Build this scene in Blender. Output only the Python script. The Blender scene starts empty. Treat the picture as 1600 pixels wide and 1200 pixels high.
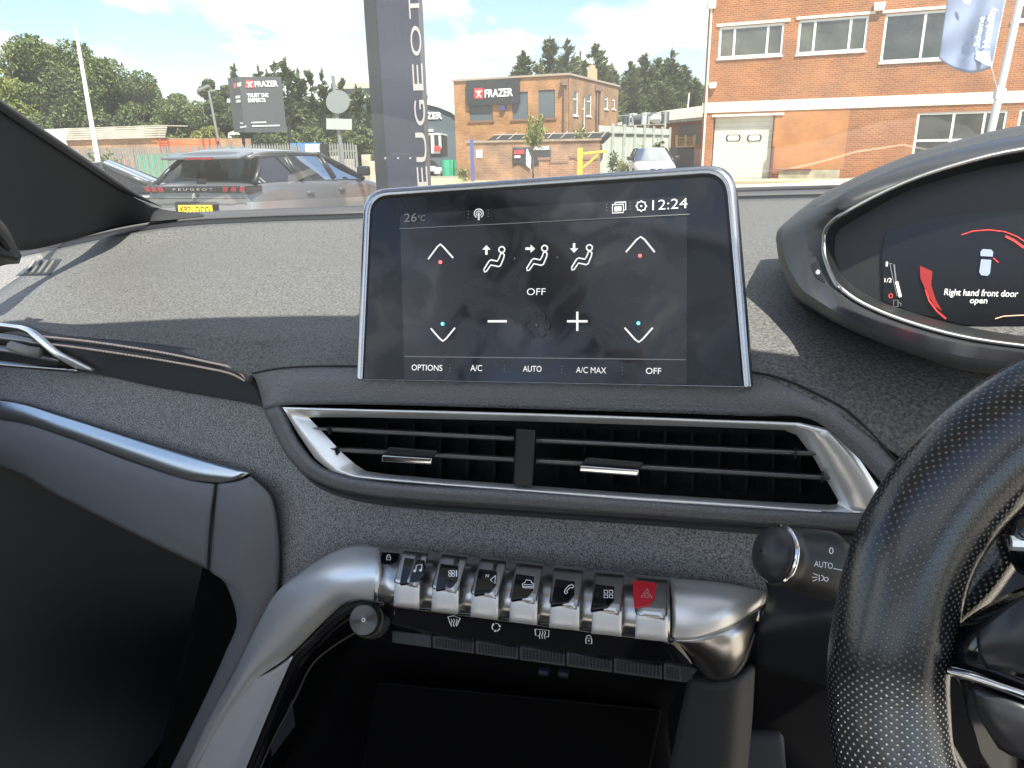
import bpy, bmesh, math, random
import numpy as np
from mathutils import Vector, Matrix
random.seed(7); rng = np.random.default_rng(7)
S = bpy.context.scene; COL = S.collection
# ------------------------------------------------------------------ camera
F = 1155.0; CAM = Vector((0, 0, 1.45))
uc = -Vector((62, -3631, -1155)).normalized(); fwd = Vector((0, 0, -1))
Yc = (fwd - fwd.dot(uc) * uc).normalized(); Xc = Yc.cross(uc).normalized()
RW = Matrix((Xc, Yc, uc))                      # world <- camera axes
cd = bpy.data.cameras.new('camera'); cam = bpy.data.objects.new('camera', cd); COL.objects.link(cam)
cam.matrix_world = Matrix.Translation(CAM) @ RW.to_4x4()
cd.sensor_width = 36; cd.lens = F * 36 / 1600; cd.clip_start = 0.01; cd.clip_end = 3000
S.camera = cam
# ------------------------------------------------------------------ sky, sun, exposure
SUN_AZ, SUN_EL = math.radians(156), math.radians(58)      # azimuth clockwise from +Y
sund = Vector((math.sin(SUN_AZ) * math.cos(SUN_EL), math.cos(SUN_AZ) * math.cos(SUN_EL), math.sin(SUN_EL)))
W = bpy.data.worlds.new('World'); S.world = W; W.use_nodes = True
nt = W.node_tree; nt.nodes.clear()
def nn(t, typ, **kw):
    n = t.nodes.new(typ)
    for k, v in kw.items():
        if k.startswith('i_'):
            n.inputs[k[2:].replace('_', ' ')].default_value = v
        else: setattr(n, k, v)
    return n
sky = nn(nt, 'ShaderNodeTexSky', sky_type='NISHITA', sun_disc=False, sun_elevation=SUN_EL, sun_rotation=SUN_AZ, air_density=1.0, dust_density=0.4, ozone_density=1.6)
bg = nn(nt, 'ShaderNodeBackground'); bg.inputs[1].default_value = 0.058
tc = nn(nt, 'ShaderNodeTexCoord'); sp = nn(nt, 'ShaderNodeSeparateXYZ'); nt.links.new(tc.outputs['Generated'], sp.inputs[0])
mx = nn(nt, 'ShaderNodeMath', operation='MAXIMUM'); mx.inputs[1].default_value = 0.0; nt.links.new(sp.outputs[2], mx.inputs[0])
ad = nn(nt, 'ShaderNodeMath', operation='ADD'); ad.inputs[1].default_value = 0.22; nt.links.new(mx.outputs[0], ad.inputs[0])
cb = nn(nt, 'ShaderNodeCombineXYZ')
for i in (0, 1):
    dv = nn(nt, 'ShaderNodeMath', operation='DIVIDE'); nt.links.new(sp.outputs[i], dv.inputs[0]); nt.links.new(ad.outputs[0], dv.inputs[1]); nt.links.new(dv.outputs[0], cb.inputs[i])
mp = nn(nt, 'ShaderNodeMapping'); mp.inputs['Location'].default_value = (0.35, 1.9, 3.1); mp.inputs['Scale'].default_value = (1, 0.8, 1); nt.links.new(cb.outputs[0], mp.inputs[0])
nz = nn(nt, 'ShaderNodeTexNoise'); nz.inputs['Scale'].default_value = 1.5; nz.inputs['Detail'].default_value = 9; nz.inputs['Roughness'].default_value = 0.56; nz.inputs['Distortion'].default_value = 0.25
nt.links.new(mp.outputs[0], nz.inputs['Vector'])
rp = nn(nt, 'ShaderNodeValToRGB'); rp.color_ramp.elements[0].position = 0.50; rp.color_ramp.elements[1].position = 0.575
rp.color_ramp.elements[0].color = (0.02, 0.02, 0.02, 1); rp.color_ramp.elements[1].color = (0.95, 0.95, 0.95, 1)
nt.links.new(nz.outputs[0], rp.inputs[0])
nz2 = nn(nt, 'ShaderNodeTexNoise'); nz2.inputs['Scale'].default_value = 2.6; nz2.inputs['Detail'].default_value = 5; nt.links.new(mp.outputs[0], nz2.inputs['Vector'])
rp2 = nn(nt, 'ShaderNodeValToRGB'); rp2.color_ramp.elements[0].position = 0.38; rp2.color_ramp.elements[1].position = 0.62
rp2.color_ramp.elements[0].color = (5.0, 5.1, 5.3, 1); rp2.color_ramp.elements[1].color = (8.6, 8.6, 8.45, 1); nt.links.new(nz2.outputs[0], rp2.inputs[0])
ml = nn(nt, 'ShaderNodeMix', data_type='RGBA'); nt.links.new(rp.outputs[0], ml.inputs[0]); nt.links.new(sky.outputs[0], ml.inputs[6]); nt.links.new(rp2.outputs[0], ml.inputs[7])
nt.links.new(ml.outputs[2], bg.inputs[0]); wo = nn(nt, 'ShaderNodeOutputWorld'); nt.links.new(bg.outputs[0], wo.inputs[0])
sl = bpy.data.lights.new('sun', 'SUN'); sl.energy = 3.05; sl.angle = math.radians(0.53); sl.color = (1, 0.95, 0.87)
so = bpy.data.objects.new('sun', sl); COL.objects.link(so); so.rotation_euler = (-sund).to_track_quat('-Z', 'Y').to_euler()
S.view_settings.view_transform = 'Standard'; S.view_settings.look = 'None'; S.view_settings.gamma = 1; S.view_settings.use_curve_mapping = False
S.view_settings.exposure = 2.52
S.render.engine = 'CYCLES'; S.cycles.use_denoising = True; S.cycles.max_bounces = 7; S.cycles.diffuse_bounces = 3; S.cycles.glossy_bounces = 3
S.cycles.transparent_max_bounces = 10; S.cycles.caustics_reflective = False; S.cycles.caustics_refractive = False
S.cycles.sample_clamp_indirect = 6

# ------------------------------------------------------------------ pixel rays -> real positions (pixels of the 1600 x 1200 picture)
HEAD = math.radians(15.6); FC = Vector((math.sin(HEAD), math.cos(HEAD), 0)); LC = Vector((math.cos(HEAD), -math.sin(HEAD), 0))
def ray(x, y): return RW @ Vector((x - 800, 600 - y, -F))
def C(x, y, q): r = ray(x, y); return CAM + r * (q / r.dot(FC))          # q metres ahead in the car's own direction
def Z(x, y, z): r = ray(x, y); return CAM + r * (z / r.z)                # z metres above the camera's height
def YD(x, y, Y): r = ray(x, y); return CAM + r * (Y / r.y)
def GX(x, Y, z=0.0):                                                      # ground point under picture column x at distance Y
    y = 300.0
    for _ in range(8):
        r = ray(x, y); t = (z - CAM.z) / r.z; p = CAM + r * t
        y += (1 if p.y > Y else -1) * abs(1271 * (CAM.z - z) * (1 / max(Y, .1) - 1 / max(p.y, .1))) if p.y > 0 else 5
    r = ray(x, y); return Vector((r.x / r.y * Y, Y, z))
class Pl:                                                                # a plane: project picture points on it, local u/v/n coords
    def __init__(s, a, b, c=None, n=None):
        s.o = a.copy(); s.u = (b - a).normalized()
        if n is None:
            n = s.u.cross(c - a)
        s.n = n.normalized()
        if s.n.dot(CAM - a) < 0: s.n = -s.n
        s.v = s.n.cross(s.u).normalized()
    def __call__(s, x, y, off=0.0):
        r = ray(x, y); t = (s.o + s.n * off - CAM).dot(s.n) / r.dot(s.n); return CAM + r * t
    def uv(s, x, y): d = s(x, y) - s.o; return d.dot(s.u), d.dot(s.v)
    def at(s, u, v, w=0.0): return s.o + s.u * u + s.v * v + s.n * w
# ------------------------------------------------------------------ materials
MATS = {}
def mat(name, col, rough=0.6, metal=0.0, spec=0.5, var=0.0, vscale=5.0, bump=0.0, bscale=50.0, bdist=0.001, emit=0.0, coat=0.0, kind='noise', dirt=None, gcoord='Object', aniso=0, detail=4):
    if name in MATS: return MATS[name]
    m = bpy.data.materials.new(name); m.use_nodes = True; t = m.node_tree; b = t.nodes['Principled BSDF']
    b.inputs['Base Color'].default_value = (*col, 1); b.inputs['Roughness'].default_value = rough; b.inputs['Metallic'].default_value = metal
    b.inputs['Specular IOR Level'].default_value = spec; b.inputs['Coat Weight'].default_value = coat; b.inputs['Coat Roughness'].default_value = 0.05
    b.inputs['Anisotropic'].default_value = aniso
    tcn = nn(t, 'ShaderNodeTexCoord')
    if var > 0:
        n = nn(t, 'ShaderNodeTexNoise'); n.inputs['Scale'].default_value = vscale; n.inputs['Detail'].default_value = detail; t.links.new(tcn.outputs[gcoord], n.inputs['Vector'])
        r = nn(t, 'ShaderNodeValToRGB'); r.color_ramp.elements[0].position = 0.3; r.color_ramp.elements[1].position = 0.7
        r.color_ramp.elements[0].color = (*[c * (1 - var) for c in col], 1); r.color_ramp.elements[1].color = (*[min(1, c * (1 + var)) for c in col], 1)
        t.links.new(n.outputs[0], r.inputs[0]); out = r.outputs[0]
        if dirt:
            n2 = nn(t, 'ShaderNodeTexNoise'); n2.inputs['Scale'].default_value = vscale * 0.13; n2.inputs['Detail'].default_value = 5; t.links.new(tcn.outputs[gcoord], n2.inputs['Vector'])
            r2 = nn(t, 'ShaderNodeValToRGB'); r2.color_ramp.elements[0].position = 0.48; r2.color_ramp.elements[1].position = 0.7; t.links.new(n2.outputs[0], r2.inputs[0])
            mm = nn(t, 'ShaderNodeMix', data_type='RGBA'); t.links.new(r2.outputs[0], mm.inputs[0]); t.links.new(out, mm.inputs[6]); mm.inputs[7].default_value = (*dirt, 1); out = mm.outputs[2]
        t.links.new(out, b.inputs['Base Color'])
    if bump > 0:
        if kind == 'voronoi':
            n = nn(t, 'ShaderNodeTexVoronoi'); n.inputs['Scale'].default_value = bscale
        else:
            n = nn(t, 'ShaderNodeTexNoise'); n.inputs['Scale'].default_value = bscale; n.inputs['Detail'].default_value = 3
        t.links.new(tcn.outputs['Object'], n.inputs['Vector'])
        bp = nn(t, 'ShaderNodeBump'); bp.inputs['Strength'].default_value = bump; bp.inputs['Distance'].default_value = bdist
        t.links.new(n.outputs[0], bp.inputs['Height']); t.links.new(bp.outputs[0], b.inputs['Normal'])
    if emit > 0:
        b.inputs['Emission Color'].default_value = (*col, 1); b.inputs['Emission Strength'].default_value = emit
    MATS[name] = m; return m
def brick_mat(name, c1, c2, mortar, bw=0.225, bh=0.075, rough=0.9, stain=0.35, msize=0.010):
    m = bpy.data.materials.new(name); m.use_nodes = True; t = m.node_tree; b = t.nodes['Principled BSDF']; b.inputs['Roughness'].default_value = rough
    uv = nn(t, 'ShaderNodeUVMap'); br = nn(t, 'ShaderNodeTexBrick'); t.links.new(uv.outputs[0], br.inputs['Vector'])
    br.inputs['Scale'].default_value = 1; br.inputs['Brick Width'].default_value = bw; br.inputs['Row Height'].default_value = bh; br.inputs['Mortar Size'].default_value = msize
    br.inputs['Color1'].default_value = (*c1, 1); br.inputs['Color2'].default_value = (*c2, 1); br.inputs['Mortar'].default_value = (*mortar, 1); br.inputs['Bias'].default_value = -0.1
    n = nn(t, 'ShaderNodeTexNoise'); n.inputs['Scale'].default_value = 0.8; n.inputs['Detail'].default_value = 6; t.links.new(uv.outputs[0], n.inputs['Vector'])
    r = nn(t, 'ShaderNodeValToRGB'); r.color_ramp.elements[0].position = 0.35; r.color_ramp.elements[1].position = 0.65; r.color_ramp.elements[0].color = (1 - stain, 1 - stain, 1 - stain, 1); r.color_ramp.elements[1].color = (1.12, 1.1, 1.05, 1)
    t.links.new(n.outputs[0], r.inputs[0]); mm = nn(t, 'ShaderNodeMix', data_type='RGBA', blend_type='MULTIPLY'); mm.inputs[0].default_value = 1
    t.links.new(br.outputs[0], mm.inputs[6]); t.links.new(r.outputs[0], mm.inputs[7]); t.links.new(mm.outputs[2], b.inputs['Base Color'])
    bp = nn(t, 'ShaderNodeBump'); bp.inputs['Strength'].default_value = 0.5; bp.inputs['Distance'].default_value = 0.006; bp.invert = True
    t.links.new(br.outputs['Fac'], bp.inputs['Height']); t.links.new(bp.outputs[0], b.inputs['Normal'])
    return m
def glass_mat(name, tint=(0.9, 0.93, 0.92), refl=0.0, rough=0.0, ior=1.45, veil=0.0):
    m = bpy.data.materials.new(name); m.use_nodes = True; t = m.node_tree; t.nodes.clear()
    o = nn(t, 'ShaderNodeOutputMaterial'); tr = nn(t, 'ShaderNodeBsdfTransparent'); tr.inputs[0].default_value = (*tint, 1)
    gl = nn(t, 'ShaderNodeBsdfGlossy'); gl.inputs['Roughness'].default_value = rough; fr = nn(t, 'ShaderNodeFresnel'); fr.inputs[0].default_value = ior
    ms = nn(t, 'ShaderNodeMixShader'); a = nn(t, 'ShaderNodeMath', operation='ADD'); a.inputs[1].default_value = refl; a.use_clamp = True
    t.links.new(fr.outputs[0], a.inputs[0]); t.links.new(a.outputs[0], ms.inputs[0]); t.links.new(tr.outputs[0], ms.inputs[1]); t.links.new(gl.outputs[0], ms.inputs[2])
    out = ms.outputs[0]
    if veil:                                                     # diffuse dust film, put in to give the glare haze over the glass
        df = nn(t, 'ShaderNodeBsdfDiffuse'); df.inputs[0].default_value = (0.8, 0.78, 0.75, 1); tl = nn(t, 'ShaderNodeBsdfTranslucent'); tl.inputs[0].default_value = (0.8, 0.78, 0.75, 1)
        ms2 = nn(t, 'ShaderNodeMixShader'); t.links.new(df.outputs[0], ms2.inputs[1]); t.links.new(tl.outputs[0], ms2.inputs[2])
        n = nn(t, 'ShaderNodeTexNoise'); n.inputs['Scale'].default_value = 5; n.inputs['Detail'].default_value = 8
        tcn = nn(t, 'ShaderNodeTexCoord'); t.links.new(tcn.outputs['Object'], n.inputs['Vector'])
        k = nn(t, 'ShaderNodeMath', operation='MULTIPLY'); k.inputs[1].default_value = veil * 2; t.links.new(n.outputs[0], k.inputs[0])
        ms3 = nn(t, 'ShaderNodeMixShader'); t.links.new(k.outputs[0], ms3.inputs[0]); t.links.new(out, ms3.inputs[1]); t.links.new(ms2.outputs[0], ms3.inputs[2]); out = ms3.outputs[0]
    t.links.new(out, o.inputs[0]); return m
def leaf_mat(name, c1, c2, c3):
    m = bpy.data.materials.new(name); m.use_nodes = True; t = m.node_tree; b = t.nodes['Principled BSDF']; b.inputs['Roughness'].default_value = 0.55; b.inputs['Specular IOR Level'].default_value = 0.35
    g = nn(t, 'ShaderNodeNewGeometry'); r = nn(t, 'ShaderNodeValToRGB'); r.color_ramp.elements[0].color = (*c1, 1); r.color_ramp.elements[1].color = (*c3, 1)
    e = r.color_ramp.elements.new(0.55); e.color = (*c2, 1); t.links.new(g.outputs['Random Per Island'], r.inputs[0]); t.links.new(r.outputs[0], b.inputs['Base Color'])
    tl = nn(t, 'ShaderNodeBsdfTranslucent'); t.links.new(r.outputs[0], tl.inputs[0]); ms = nn(t, 'ShaderNodeMixShader'); ms.inputs[0].default_value = 0.3
    o = t.nodes['Material Output']; t.links.new(b.outputs[0], ms.inputs[1]); t.links.new(tl.outputs[0], ms.inputs[2]); t.links.new(ms.outputs[0], o.inputs[0]); return m
# ------------------------------------------------------------------ object helpers
def link(name, me, m=None, parent=None):
    o = bpy.data.objects.new(name, me); COL.objects.link(o)
    if m is not None and me is not None: me.materials.append(m)
    if parent is not None: o.parent = parent; o.matrix_parent_inverse = parent.matrix_world.inverted()
    return o
def tag(o, label=None, cat=None, group=None, kind=None):
    if label: o['label'] = label
    if cat: o['category'] = cat
    if group: o['group'] = group
    if kind: o['kind'] = kind
    return o
def thing(name, loc, label, cat, group=None):
    o = bpy.data.objects.new(name, None); COL.objects.link(o); o.location = loc; o.matrix_world = Matrix.Translation(loc)
    return tag(o, label, cat, group)
def mesh(vs, fs, smooth=False, uvs=None, name='mesh'):
    me = bpy.data.meshes.new(name); me.from_pydata([tuple(v) for v in vs], [], fs)
    if smooth: me.polygons.foreach_set('use_smooth', [True] * len(me.polygons))
    if uvs is not None:
        ul = me.uv_layers.new(name='UVMap')
        for l in me.loops: ul.data[l.index].uv = uvs[l.vertex_index]
    me.update(); return me
class MB:
    def __init__(s): s.v = []; s.f = []; s.uv = []
    def add(s, vs, fs, uv=None):
        b = len(s.v); s.v += [Vector(v) for v in vs]; s.f += [tuple(i + b for i in f) for f in fs]; s.uv += uv if uv else [(0, 0)] * len(vs)
    def hexa(s, a):   # 8 points: 0-3 one face, 4-7 the opposite
        s.add(a, [(0, 3, 2, 1), (4, 5, 6, 7), (0, 1, 5, 4), (1, 2, 6, 5), (2, 3, 7, 6), (3, 0, 4, 7)])
    def box(s, c, sx, sy, sz, ux=Vector((1, 0, 0)), uy=Vector((0, 1, 0)), uz=Vector((0, 0, 1))):
        c = Vector(c); s.hexa([c + ux * (a * sx / 2) + uy * (b * sy / 2) + uz * (d * sz / 2) for d in (-1, 1) for a, b in ((-1, -1), (1, -1), (1, 1), (-1, 1))])
    def pbox(s, pl, u0, v0, u1, v1, w0, w1): s.hexa([pl.at(u, v, w) for w in (w0, w1) for u, v in ((u0, v0), (u1, v0), (u1, v1), (u0, v1))])
    def tube(s, pts, r, n=8, cap=True):
        pts = [Vector(p) for p in pts]; rs = r if isinstance(r, (list, tuple)) else [r] * len(pts); b = len(s.v); prev = None
        for i, p in enumerate(pts):
            d = (pts[min(i + 1, len(pts) - 1)] - pts[max(i - 1, 0)]).normalized()
            if prev is None: a = d.orthogonal().normalized()
            else: a = (prev - d * prev.dot(d)).normalized()
            prev = a; c = d.cross(a)
            for k in range(n):
                an = 2 * math.pi * k / n; s.v.append(p + (a * math.cos(an) + c * math.sin(an)) * rs[i]); s.uv.append((0, 0))
        for i in range(len(pts) - 1):
            for k in range(n): s.f.append((b + i * n + k, b + i * n + (k + 1) % n, b + (i + 1) * n + (k + 1) % n, b + (i + 1) * n + k))
        if cap: s.f.append(tuple(b + k for k in reversed(range(n)))); s.f.append(tuple(b + (len(pts) - 1) * n + k for k in range(n)))
    def poly(s, pts, depth=None):  # extruded polygon; pts 3-D, depth vector
        n = len(pts)
        if depth is None: s.add(pts, [tuple(range(n))]); return
        s.add(list(pts) + [p + depth for p in pts], [tuple(range(n)), tuple(reversed(range(n, 2 * n)))] + [(i, i + n, (i + 1) % n + n, (i + 1) % n) for i in range(n)])
    def build(s, name, m, parent=None, smooth=False, bevel=0, seg=2):
        o = link(name, mesh(s.v, s.f, smooth, s.uv), m, parent)
        if bevel:
            bv = o.modifiers.new('bevel', 'BEVEL'); bv.width = bevel; bv.segments = seg; bv.limit_method = 'ANGLE'; bv.angle_limit = 0.6
            if smooth is False: o.data.polygons.foreach_set('use_smooth', [True] * len(o.data.polygons))
            wn = o.modifiers.new('wn', 'WEIGHTED_NORMAL')
        return o
def cr(pts, n):   # Catmull-Rom through a list of vectors -> n samples per span
    P = [Vector(p) for p in pts]; out = []
    P = [P[0] * 2 - P[1]] + P + [P[-1] * 2 - P[-2]]
    for i in range(1, len(P) - 2):
        for k in range(n):
            t = k / n; a, b, c, d = P[i - 1], P[i], P[i + 1], P[i + 2]
            out.append(0.5 * ((2 * b) + (c - a) * t + (2 * a - 5 * b + 4 * c - d) * t * t + (3 * b - a - 3 * c + d) * t ** 3))
    out.append(P[-2]); return out
def patch(name, rows, m, parent=None, thick=0.003, n=6, nv=5, smooth=True, closed=False, lin=False):
    """Surface through rows of 3-D points, given thickness away from the viewer."""
    R = [cr(r, n) for r in rows] if n > 1 else [[Vector(p) for p in r] for r in rows]
    cols = []
    for j in range(len(R[0])):
        c = [r[j] for r in R]
        if lin or len(c) == 2:
            cc = []
            for a, b in zip(c, c[1:]):
                for k in range(nv): cc.append(a.lerp(b, k / nv))
            cc.append(c[-1])
        else: cc = cr(c, nv)
        cols.append(cc)
    nv_, nu_ = len(cols[0]), len(cols); vs = [cols[j][i] for i in range(nv_) for j in range(nu_)]
    lu = [0.0]; mid = nv_ // 2
    for j in range(1, nu_): lu.append(lu[-1] + (cols[j][mid] - cols[j - 1][mid]).length)
    lv = [0.0]
    for i in range(1, nv_): lv.append(lv[-1] + (cols[nu_ // 2][i] - cols[nu_ // 2][i - 1]).length)
    uvs = [(lu[j], lv[i]) for i in range(nv_) for j in range(nu_)]
    fs = [(i * nu_ + j, i * nu_ + j + 1, (i + 1) * nu_ + j + 1, (i + 1) * nu_ + j) for i in range(nv_ - 1) for j in range(nu_ - 1)]
    me = mesh(vs, fs, smooth, uvs)
    c = sum((v.co for v in me.vertices), Vector()) / len(me.vertices)
    s = sum((p.normal.dot(CAM - p.center) * p.area for p in me.polygons))
    if s < 0: me.flip_normals()
    o = link(name, me, m, parent)
    if thick:
        sd = o.modifiers.new('solid', 'SOLIDIFY'); sd.thickness = thick; sd.offset = -1
    return o
def px(pts, q=None):   # [(x,y[,q])] -> 3-D through C
    return [C(p[0], p[1], p[2] if len(p) > 2 else q) for p in pts]
def pz(pts, z=None): return [Z(p[0], p[1], p[2] if len(p) > 2 else z) for p in pts]
TXT = {}
def text_mesh(s, bold=0.0, ext=0.0):
    k = (s, bold, ext)
    if k in TXT: return TXT[k]
    c = bpy.data.curves.new('text', 'FONT'); c.body = s; c.offset = bold; c.extrude = ext; c.resolution_u = 4
    o = bpy.data.objects.new('text', c); COL.objects.link(o); dg = bpy.context.evaluated_depsgraph_get(); dg.update()
    me = bpy.data.meshes.new_from_object(o.evaluated_get(dg)); bpy.data.objects.remove(o)
    co = np.empty(len(me.vertices) * 3); me.vertices.foreach_get('co', co); co = co.reshape(-1, 3)
    TXT[k] = (me, co[:, 0].min(), co[:, 0].max(), co[:, 1].min(), co[:, 1].max()); return TXT[k]
def text(name, s, pl, a, b, hpx, m, parent=None, off=0.0005, bold=0.0, ext=0.0, up=None, slant=0.0):
    """Lettering whose baseline runs between picture points a and b on plane pl, capitals hpx high in the picture."""
    me, x0, x1, y0, y1 = text_mesh(s, bold, ext); me = me.copy()
    A, B = pl(*a, off), pl(*b, off); ux = (B - A).normalized(); uy = pl.n.cross(ux).normalized()
    mid = ((a[0] + b[0]) / 2, (a[1] + b[1]) / 2); dx, dy = b[0] - a[0], b[1] - a[1]; L = math.hypot(dx, dy)
    top = pl(mid[0] + dy / L * hpx, mid[1] - dx / L * hpx, off); h = abs((top - A.lerp(B, .5)).dot(uy))
    sx = (B - A).length / (x1 - x0); sy = h / text_mesh('H', 0, 0)[4]
    n = len(me.vertices); co = np.empty(n * 3); me.vertices.foreach_get('co', co); co = co.reshape(-1, 3)
    P = np.array(A) + np.outer((co[:, 0] - x0) * sx + co[:, 1] * sy * slant, np.array(ux)) + np.outer(co[:, 1] * sy, np.array(uy)) + np.outer(co[:, 2] * sy, np.array(pl.n))
    me.vertices.foreach_set('co', P.ravel()); me.update(); me.materials.clear(); return link(name, me, m, parent)
def stroke(mb, pl, pts, w, off=0.0006, closed=False):
    """Flat line of width w pixels through picture points on plane pl."""
    if closed: pts = list(pts) + [pts[0], pts[1]]
    ps = [pl(x, y, off) for x, y in pts]; s = min((pl(pts[0][0] + 1, pts[0][1], off) - ps[0]).length, (pl(pts[0][0], pts[0][1] + 1, off) - ps[0]).length) * w / 2; L = []; Rr = []
    for i, p in enumerate(ps):
        d = (ps[min(i + 1, len(ps) - 1)] - ps[max(i - 1, 0)]).normalized(); nrm = pl.n.cross(d) * s; L.append(p + nrm); Rr.append(p - nrm)
    n = len(ps); mb.add(L + Rr, [(i, i + 1, n + i + 1, n + i) for i in range(n - 1)])
def arc(cx, cy, r, a0, a1, n=24, ry=None):
    return [(cx + r * math.cos(math.radians(a0 + (a1 - a0) * i / n)), cy + (ry or r) * math.sin(math.radians(a0 + (a1 - a0) * i / n))) for i in range(n + 1)]
def disc(mb, pl, cx, cy, r, off=0.0006): mb.poly([pl(x, y, off) for x, y in arc(cx, cy, r, 0, 360, 14)[:-1]])
def quad(mb, pl, pts, off=0.0006): mb.poly([pl(x, y, off) for x, y in pts])
from mathutils.bvhtree import BVHTree
class Surf:
    '''Picture points laid onto an already built surface.'''
    def __init__(s, o):
        me = o.data; mw = o.matrix_world; s.t = BVHTree.FromPolygons([mw @ v.co for v in me.vertices], [tuple(p.vertices) for p in me.polygons]); s.n = None; s.last = None
    def __call__(s, x, y, off=0.0):
        r = ray(x, y).normalized(); hit, n, i, d = s.t.ray_cast(CAM, r)
        if hit is None: hit, n, i, d = s.t.find_nearest(s.last if s.last else CAM + r * .5)
        if n.dot(r) > 0: n = -n
        s.n = n; s.last = hit; return hit - r * off
ORD = ('first', 'second', 'third', 'fourth', 'fifth', 'sixth', 'seventh', 'eighth', 'ninth', 'tenth')
# material set
vinyl = mat('dash_vinyl', (0.118, 0.114, 0.108), 0.66, var=0.6, vscale=480, bump=0.9, bscale=750, bdist=0.0006, kind='voronoi')
vinyl2 = mat('fascia_vinyl', (0.155, 0.153, 0.156), 0.5, var=0.10, vscale=700, bump=0.8, bscale=620, bdist=0.0007, kind='voronoi')
vinyl_s = mat('lower_vinyl', (0.15, 0.15, 0.152), 0.6, var=0.06, vscale=700, bump=0.35, bscale=900, bdist=0.0004)
leather = mat('stitched_leather', (0.045, 0.046, 0.05), 0.5, bump=0.3, bscale=700, bdist=0.0004)
fabric = mat('grey_fabric', (0.24, 0.235, 0.225), 0.95, spec=0.1, var=0.6, vscale=850, bump=0.9, bscale=1000, bdist=0.0008, detail=1)
piano = mat('gloss_black', (0.006, 0.006, 0.008), 0.08, coat=0.5, bump=0.02, bscale=8)
satin_black = mat('satin_black', (0.015, 0.016, 0.018), 0.4, bump=0.1, bscale=900, bdist=0.0002)
black = mat('matt_black', (0.008, 0.008, 0.009), 0.7, bump=0.1, bscale=400)
silver = mat('satin_silver', (0.84, 0.83, 0.81), 0.36, metal=.7, bump=0.06, bscale=1500, bdist=0.0001)
silver_d = mat('dark_silver', (0.30, 0.295, 0.29), 0.22, metal=1.0)
paddle = mat('paddle_silver', (0.80, 0.79, 0.77), 0.42, metal=0.5)
chrome = mat('chrome', (0.75, 0.75, 0.76), 0.10, metal=1.0)
stitchm = mat('stitch_thread', (0.75, 0.58, 0.48), 0.7)
icon = mat('icon_light', (0.58, 0.56, 0.54), 0.4, emit=0.22)
icon_dim = mat('icon_dim', (0.13, 0.13, 0.132), 0.4, emit=0.14)
icon_print = mat('printed_icon', (0.55, 0.56, 0.58), 0.5, emit=0.05)
redl = mat('red_dot', (0.75, 0.10, 0.10), 0.4, emit=0.6); bluel = mat('blue_dot', (0.10, 0.50, 0.62), 0.4, emit=0.6)
# ================================================================== THE YARD OUTSIDE
UP = Vector((0, 0, 1))
def facade(a, b): u = (b - a).normalized(); return Pl(a, b, n=u.cross(UP))
def tagp(o, label): o['label'] = label; return o
asphalt = mat('sunlit_asphalt', (0.27, 0.245, 0.195), 0.95, var=0.14, vscale=0.6, bump=0.3, bscale=30, bdist=0.01, dirt=(0.20, 0.185, 0.155))
pave = mat('pale_concrete', (0.50, 0.42, 0.27), 0.95, var=0.15, vscale=1.5, bump=0.2, bscale=20, bdist=0.01)
roadm = mat('road_asphalt', (0.12, 0.115, 0.105), 0.9, var=0.12, vscale=1.0, bump=0.3, bscale=40, bdist=0.01)
g = MB(); g.add([(-1500, -300, 0), (1500, -300, 0), (1500, 2500, 0), (-1500, 2500, 0)], [(0, 1, 2, 3)]); tag(g.build('ground', asphalt), kind='structure')
g = MB(); g.add([(-200, 15.5, .004), (200, 10.0, .004), (200, 17.2, .004), (-200, 25.5, .004)], [(0, 1, 2, 3)]); tag(g.build('road', roadm), kind='structure')
BP = facade(GX(1092, 33), GX(1600, 28.3))
g = MB(); g.pbox(BP, -0.6, -0.2, 30, 0.10, 0.02, 2.6); tag(g.build('pavement', pave), kind='structure')
g = MB(); g.add([(-60, 36.6, .006), (0.5, 30.5, .006), (5.6, 30.5, .006), (4, 41, .006), (-60, 42, .006)], [(0, 1, 2, 3, 4)]); tag(g.build('verge', mat('dry_verge', (0.46, 0.37, 0.21), 0.95, var=0.35, vscale=2.5, bump=0.5, bscale=18, bdist=0.03)), kind='structure')
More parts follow.
